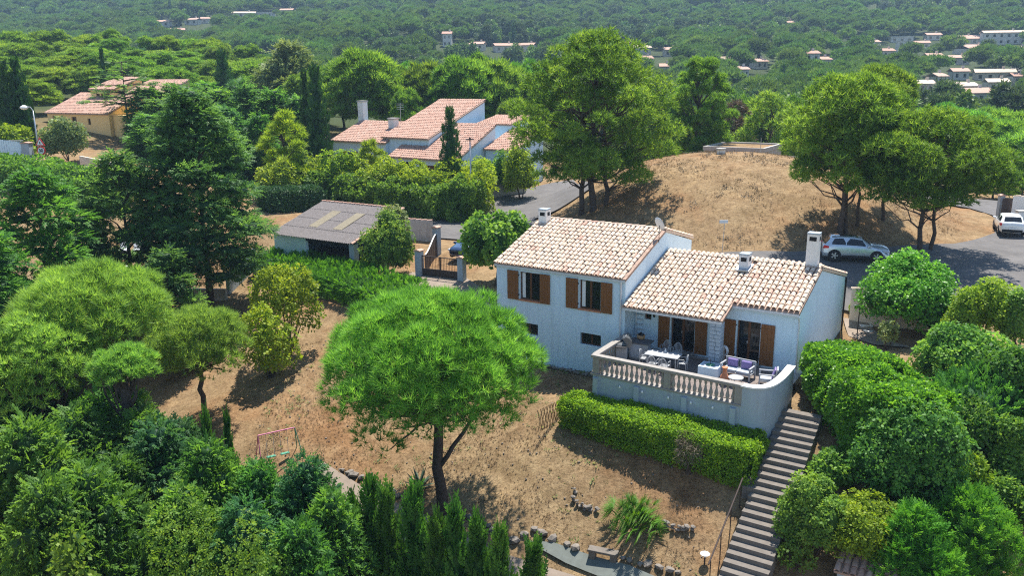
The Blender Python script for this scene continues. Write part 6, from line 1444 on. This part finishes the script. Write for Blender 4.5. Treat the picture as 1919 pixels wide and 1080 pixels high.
for px, Y, py, w, k in ((680, 116, 86, 165, 1), (745, 122, 128, 110, 2), (800, 119, 112, 130, 0), (865, 116, 100, 150, 1), (930, 119, 108, 140, 0), (985, 124, 112, 120, 3), (640, 126, 120, 110, 2), (720, 135, 118, 110, 0), (900, 134, 104, 120, 2), (1040, 118, 130, 110, 1), (600, 132, 122, 90, 0), (770, 140, 116, 100, 3), (560, 122, 140, 90, 2), (960, 108, 190, 90, 2), (760, 110, 170, 90, 2)):
    MID.append((px, Y, py, w, k))
for i, (px, Y, py, w, k) in enumerate(sorted(MID)): belt_tree(k, px, Y, py, w, 'belt_pine', ORD[i] + ' pine from the left in the trees behind the white neighbour house', 'pines behind the neighbour house')
RG, MD = [], []
LR = 'dense green pine in the grove at the right edge beyond the turning place'
for px, Y, py, w, k in ((1740, 100, 205, 150, 3), (1830, 106, 210, 160, 3), (1900, 100, 222, 150, 0), (1960, 96, 235, 150, 3), (1790, 118, 193, 130, 3), (1870, 122, 198, 140, 1), (1940, 118, 205, 140, 0), (1690, 112, 196, 120, 3), (1650, 122, 185, 110, 0), (1560, 112, 180, 100, 2), (1490, 106, 185, 90, 2), (1890, 86, 290, 90, 2), (1945, 84, 300, 90, 2), (1340, 112, 178, 80, 2), (1280, 118, 165, 90, 2), (1190, 118, 190, 100, 2), (1230, 108, 210, 80, 2), (1400, 114, 185, 80, 2), (1455, 116, 178, 80, 1)):
    (RG if px > 1500 else MD).append((px, Y, py, w, k))
for lst, txt, grp in ((RG, ' dense pine from the left in the grove at the right edge', 'pines of the right grove'), (MD, ' background pine from the left among the trees behind the mound', 'pines behind the mound')):
    for i, (px, Y, py, w, k) in enumerate(sorted(lst)): belt_tree(k, px, Y, py, w, 'belt_pine', ORD[i] + txt, grp)
dk = [clumpy(8, 3.0, 2600, 211, 'leyland', .7, 34), clumpy(8, 3.0, 2600, 212, 'cedar', .7, 34)]
LD = 'dark dense evergreen in the screen behind the tallest cedar'
for i, (px, Y, py, w) in enumerate(((320, 98, 185, 90), (375, 97, 172, 95), (430, 98, 168, 95), (480, 97, 160, 90), (530, 98, 168, 90), (575, 99, 182, 80), (300, 104, 165, 90), (352, 106, 158, 90), (410, 107, 155, 90), (470, 106, 150, 80), (300, 92, 215, 90), (440, 90, 200, 90), (500, 90, 215, 80))):
    LD = ('front ' if Y < 95 else 'rear ' if Y > 102 else 'middle-row ') + 'dark evergreen behind the tallest cedar, ' + ['at the far left', 'second from the left', 'left of centre', 'at the centre', 'right of centre', 'next to the tall cypresses'][min(5, int((px - 295) / 47))] + (', the taller one' if i == 4 else '')
    p = spot(px, Y); h = max(3, top_h(p, py)); r_ = w / 2 / pxm(p); plant('screen_evergreen', LD, 'evergreen', p, dk[i % 2], rb.uniform(0, 6), (r_ / 2.8, r_ / 2.8, h / 8), 'dark evergreens behind the cedar')

# ------------------------------------------------------------------ far houses
def far_house(label, px, py, w, wall='far_wall', roof='tile_red', deep=.6, storeys=1, flat=False, rz=None):
    p = gp(px, py); s = w / pxm(p); d = max(5, s * deep); hh = 2.9 * storeys; t = thing('far_house', label, 'house', p, (rz if rz is not None else rb.uniform(-.35, .35)))
    nw = max(2, min(7, int(s / 3)))
    holes = [(-s / 2 + s * (k + .32) / nw, -s / 2 + s * (k + .68) / nw, .9 + 2.9 * q, 2.2 + 2.9 * q) for k in range(nw) for q in range(storeys)]
    MB().wall_open(-s / 2, s / 2, -3, hh, 0, .3, holes).build('front_wall', wall, t); MB().box(-s / 2 + .001, s / 2 - .001, .8, d, -3, hh - .001).build('body', wall, t)
    for h_ in holes: MB().box(h_[0], h_[1], .2, .25, h_[2], h_[3]).build('window', 'glass', t)
    if flat: MB().box(-s / 2 - .2, s / 2 + .2, -.2, d + .2, hh + .001, hh + .35).build('roof', 'far_wall', t)
    else:
        MB().prism([(-.5, hh - .1), (d / 2, hh + d * .19), (d + .5, hh - .1), (d + .5, hh + .1), (d / 2, hh + d * .19 + .22), (-.5, hh + .1)], 'x', -s / 2 - .4, s / 2 + .4).build('roof', roof, t)
        MB().box(s * .2, s * .2 + .7, d * .5, d * .5 + .7, hh, hh + d * .19 + 1.1).build('chimney', wall, t)
    FARH.append((p[0], p[1] + d / 2, s / 2 + 4)); return t
FARH = []
for a in [('white house among far trees above the left pine belt, leftmost', 305, 50, 26), ('pinkish-roofed house just right of the leftmost far house', 334, 66, 24, 'cream'), ('low pale building right of the leftmost far houses', 358, 46, 26), ('white hillside house above the left belt with a dark cypress beside it', 390, 44, 24),
          ('long white far house near the tan clearing at upper left', 457, 33, 42, 'far_wall', 'tile', .35), ('white flat-roofed far house left of the tan clearing', 493, 32, 36, 'far_wall', 'tile', .4, 1, True), ('small far house just right of the upper left clearing', 537, 27, 24), ('pale far building below the middle hillside at x one third', 608, 58, 20, 'cream'),
          ('pink house between dark cypresses at the top middle', 797, 21, 27, 'cream'), ('white two-storey far house above the neighbour row', 838, 88, 16, 'far_wall', 'tile_red', .7, 2), ('red-roofed far house right of the two-storey one', 893, 95, 26, 'cream'), ('long low far house left of the tallest pine', 948, 98, 40, 'cream', 'tile_red', .3), ('red-roofed far house touching the left of the tallest pine crown', 985, 97, 30, 'cream'),
          ('small white far house right of the tallest pine top', 1173, 93, 14), ('long white far house right of the tallest pine', 1204, 102, 32, 'far_wall', 'tile', .35), ('far house with a red roof above the two-tiered pine', 1257, 106, 24, 'cream'), ('far house below the long white one beside the tallest pine', 1213, 124, 22), ('tiny white far house above the two-tiered pine', 1245, 140, 16),
          ('tan roofed far house right of the two-tiered pine', 1361, 126, 24, 'cream', 'tile'), ('red-roofed house with terraced hedge in the middle of the right valley', 1428, 130, 24, 'cream'), ('long pale house above the right valley pines', 1434, 97, 32), ('tiny pink-roofed house high on the right hillside', 1482, 52, 15, 'cream'), ('white two-storey villa in the middle of the right valley', 1521, 130, 30, 'far_wall', 'tile_red', .6, 2), ('low wing beside the white two-storey valley villa', 1548, 126, 22),
          ('tall white modern house at upper right', 1694, 102, 26, 'far_wall', 'tile', .6, 2, True), ('flat white building on the upper right terrace', 1690, 80, 40, 'far_wall', 'tile', .4, 1, True), ('white house on the upper right terrace beside the road', 1750, 76, 26), ('large red-roofed house on the upper right terrace', 1803, 84, 55, 'cream'), ('long apartment row along the upper right edge', 1882, 84, 76, 'far_wall', 'tile', .25, 2), ('pink-roofed villa below the apartment row', 1838, 103, 62, 'cream'),
          ('tiny white house at the left end of the upper right terrace', 1640, 90, 22), ('low cream house between the upper terrace and the modern house', 1728, 92, 26, 'cream'), ('red-roofed house right below the flat white terrace building', 1665, 108, 24, 'cream'), ('white house at the top right corner under the apartment row', 1908, 104, 30), ('cream house left of the small tan-roofed house', 1752, 118, 28, 'cream'),
          ('red-roofed house in the trees below the modern house', 1700, 128, 26, 'cream'), ('white house half hidden left of the wide tan-roofed house', 1800, 150, 28), ('pink house right of the valley road', 1912, 160, 26, 'cream'), ('low tan house below the wide tan-roofed house', 1870, 172, 36, 'cream', 'tile'), ('small white house above the right pine grove', 1765, 160, 22), ('small red-roofed house in the valley between the two right pines', 1590, 112, 22, 'cream'), ('tiny white house in the valley right of the two-tiered pine', 1395, 146, 18),
          ('small tan-roofed house below the pink villa', 1798, 122, 36, 'cream', 'tile'), ('wide tan-roofed house at the right edge of the valley', 1864, 152, 66, 'cream', 'tile', .45), ('small grey-roofed house left of the wide tan-roofed one', 1735, 175, 32, 'cream', 'tile'), ('tan-roofed house above the red-roofed row at lower right', 1813, 180, 40, 'cream', 'tile'), ('long red-roofed house nearest on the right valley floor', 1838, 194, 72), ('white end house at the right edge of the valley floor', 1908, 190, 26), ('small house left of the long red-roofed valley house', 1788, 192, 24, 'cream')]:
    far_house(*a)
drape('valley_road', [gp(1893, 132), gp(1900, 108), gp(1908, 98), gp(1925, 98), gp(1930, 115), gp(1935, 140), gp(1912, 136)], 'asphalt', .25, 6)
# ------------------------------------------------------------------ the far wood (too many trees to count)
protos = bpy.data.collections.new('far_wood_kinds')
def proto(name, me):
    o = bpy.data.objects.new(name, me); protos.objects.link(o)
proto('a_dome', stone_pine(9, 4.6, 5.2, 420, 301, 'far_pine', 1.3, nl=26, skirt=.7, tw=.13, nn=6)[0]); proto('b_dome', stone_pine(8.5, 4.2, 4.4, 400, 302, 'far_pine', 1.3, nl=22, skirt=.7, tw=.13, nn=6)[0])
proto('c_loose', aleppo_pine(9.5, 3.6, 1.0, 460, 303, 'far_oak', 1.3, nl=24, tw=.13, nn=6)[0]); proto('d_oak', shrub(3.8, 3.8, 6.2, 420, 304, 'far_oak', .95, 16, leaf_w=.28)[0])
proto('e_spire', cypress(10, 1.3, 420, 305, 'cypress', .9)[0]); proto('f_oak', shrub(3.4, 3.4, 7.2, 380, 306, 'far_pine', .95, 14, leaf_w=.28)[0])
g = np.random.default_rng(77); pts = []
Y = 128.0
while Y < 1350:
    stp = 5.6 + (Y - 128) * .0032; xm = .66 * Y + 30; n = int(2 * xm / stp)
    xs = np.linspace(-xm, xm, n) + g.uniform(-.5, .5, n) * stp; pts.append(np.c_[xs, Y + g.uniform(-.5, .5, n) * stp]); Y += stp
P = np.concatenate(pts); z = gz(P[:, 0], P[:, 1])
clear = vnoise(P[:, 0], P[:, 1], 55, 9) * .6 + vnoise(P[:, 0], P[:, 1], 21, 10) * .4; keep = clear < (.665 + .25 * (P[:, 1] < 250) + .12 * (P[:, 1] > 800))
keep &= ~((P[:, 1] < 215) & (P[:, 0] < 15)) & ~((P[:, 1] < 150))
for hx, hy, hr in FARH:
    keep &= ((P[:, 0] - hx) ** 2 + (P[:, 1] - hy) ** 2 > (hr * .8) ** 2)
    front = (np.abs(P[:, 0] - hx * P[:, 1] / hy) < hr * .8) & (P[:, 1] < hy) & (P[:, 1] > hy - 52); keep &= ~front
P, z = P[keep], z[keep]; n = len(P)
kind = g.choice(6, n, p=[.30, .22, .16, .14, .035, .145]); grove = vnoise(P[:, 0], P[:, 1], 90, 12); kind = np.where((grove > .6) & (kind != 4), g.choice([0, 1], n), kind); kind = np.where((grove < .33) & (kind < 2), g.choice([2, 3, 5], n), kind)
scl = g.uniform(.62, 1.15, n) * (1 + .15 * (P[:, 1] > 600))
me = bpy.data.meshes.new('far_wood'); me.vertices.add(n); me.vertices.foreach_set('co', np.c_[P, z - .2].astype(np.float32).ravel())
for nm, ty, va in (('kind_of', 'INT', kind.astype(np.int32)), ('turn', 'FLOAT', g.uniform(0, 6.28, n).astype(np.float32)), ('size', 'FLOAT', scl.astype(np.float32))): me.attributes.new(nm, ty, 'POINT').data.foreach_set('value', va)
fwood = tag(link('far_wood', me), 'far-off wood of pines and oaks covering the valley and hills', 'wood', kind='stuff')
ng = bpy.data.node_groups.new('far_wood', 'GeometryNodeTree'); ng.interface.new_socket('Geometry', in_out='INPUT', socket_type='NodeSocketGeometry'); ng.interface.new_socket('Geometry', in_out='OUTPUT', socket_type='NodeSocketGeometry')
gi, go = ng.nodes.new('NodeGroupInput'), ng.nodes.new('NodeGroupOutput'); m2p = ng.nodes.new('GeometryNodeMeshToPoints'); iop = ng.nodes.new('GeometryNodeInstanceOnPoints'); ci = ng.nodes.new('GeometryNodeCollectionInfo')
ci.inputs['Collection'].default_value = protos; ci.inputs['Separate Children'].default_value = True; ci.inputs['Reset Children'].default_value = True; iop.inputs['Pick Instance'].default_value = True
def na(name, ty): x = ng.nodes.new('GeometryNodeInputNamedAttribute'); x.data_type = ty; x.inputs['Name'].default_value = name; return x.outputs['Attribute']
cx = ng.nodes.new('ShaderNodeCombineXYZ'); ng.links.new(na('turn', 'FLOAT'), cx.inputs[2])
ng.links.new(gi.outputs[0], m2p.inputs['Mesh']); ng.links.new(m2p.outputs[0], iop.inputs['Points']); ng.links.new(ci.outputs[0], iop.inputs['Instance']); ng.links.new(na('kind_of', 'INT'), iop.inputs['Instance Index'])
ng.links.new(cx.outputs[0], iop.inputs['Rotation']); ng.links.new(na('size', 'FLOAT'), iop.inputs['Scale']); ng.links.new(iop.outputs[0], go.inputs[0])
md = fwood.modifiers.new('far_wood', 'NODES'); md.node_group = ng
# ------------------------------------------------------------------ the air
zlo, zhi = float(ZZ.min()) - 1.5, float(ZZ.max()) + 15
hz = MB().box(-1520, 1520, -70, 1720, zlo, zhi).build('haze', 'dark'); hz['kind'] = 'stuff'; hz['label'] = 'thin blue summer haze over the valley'; hz['category'] = 'haze'
hm, hn, ho = mat_new('thin_haze'); pv = N(hn, 'ShaderNodeVolumePrincipled', Density=0.00027, Anisotropy=0.2); pv.inputs['Color'].default_value = (.50, .74, 1.0, 1)
hn.links.new(pv.outputs[0], ho.inputs['Volume']); hz.data.materials.clear(); hz.data.materials.append(hm)
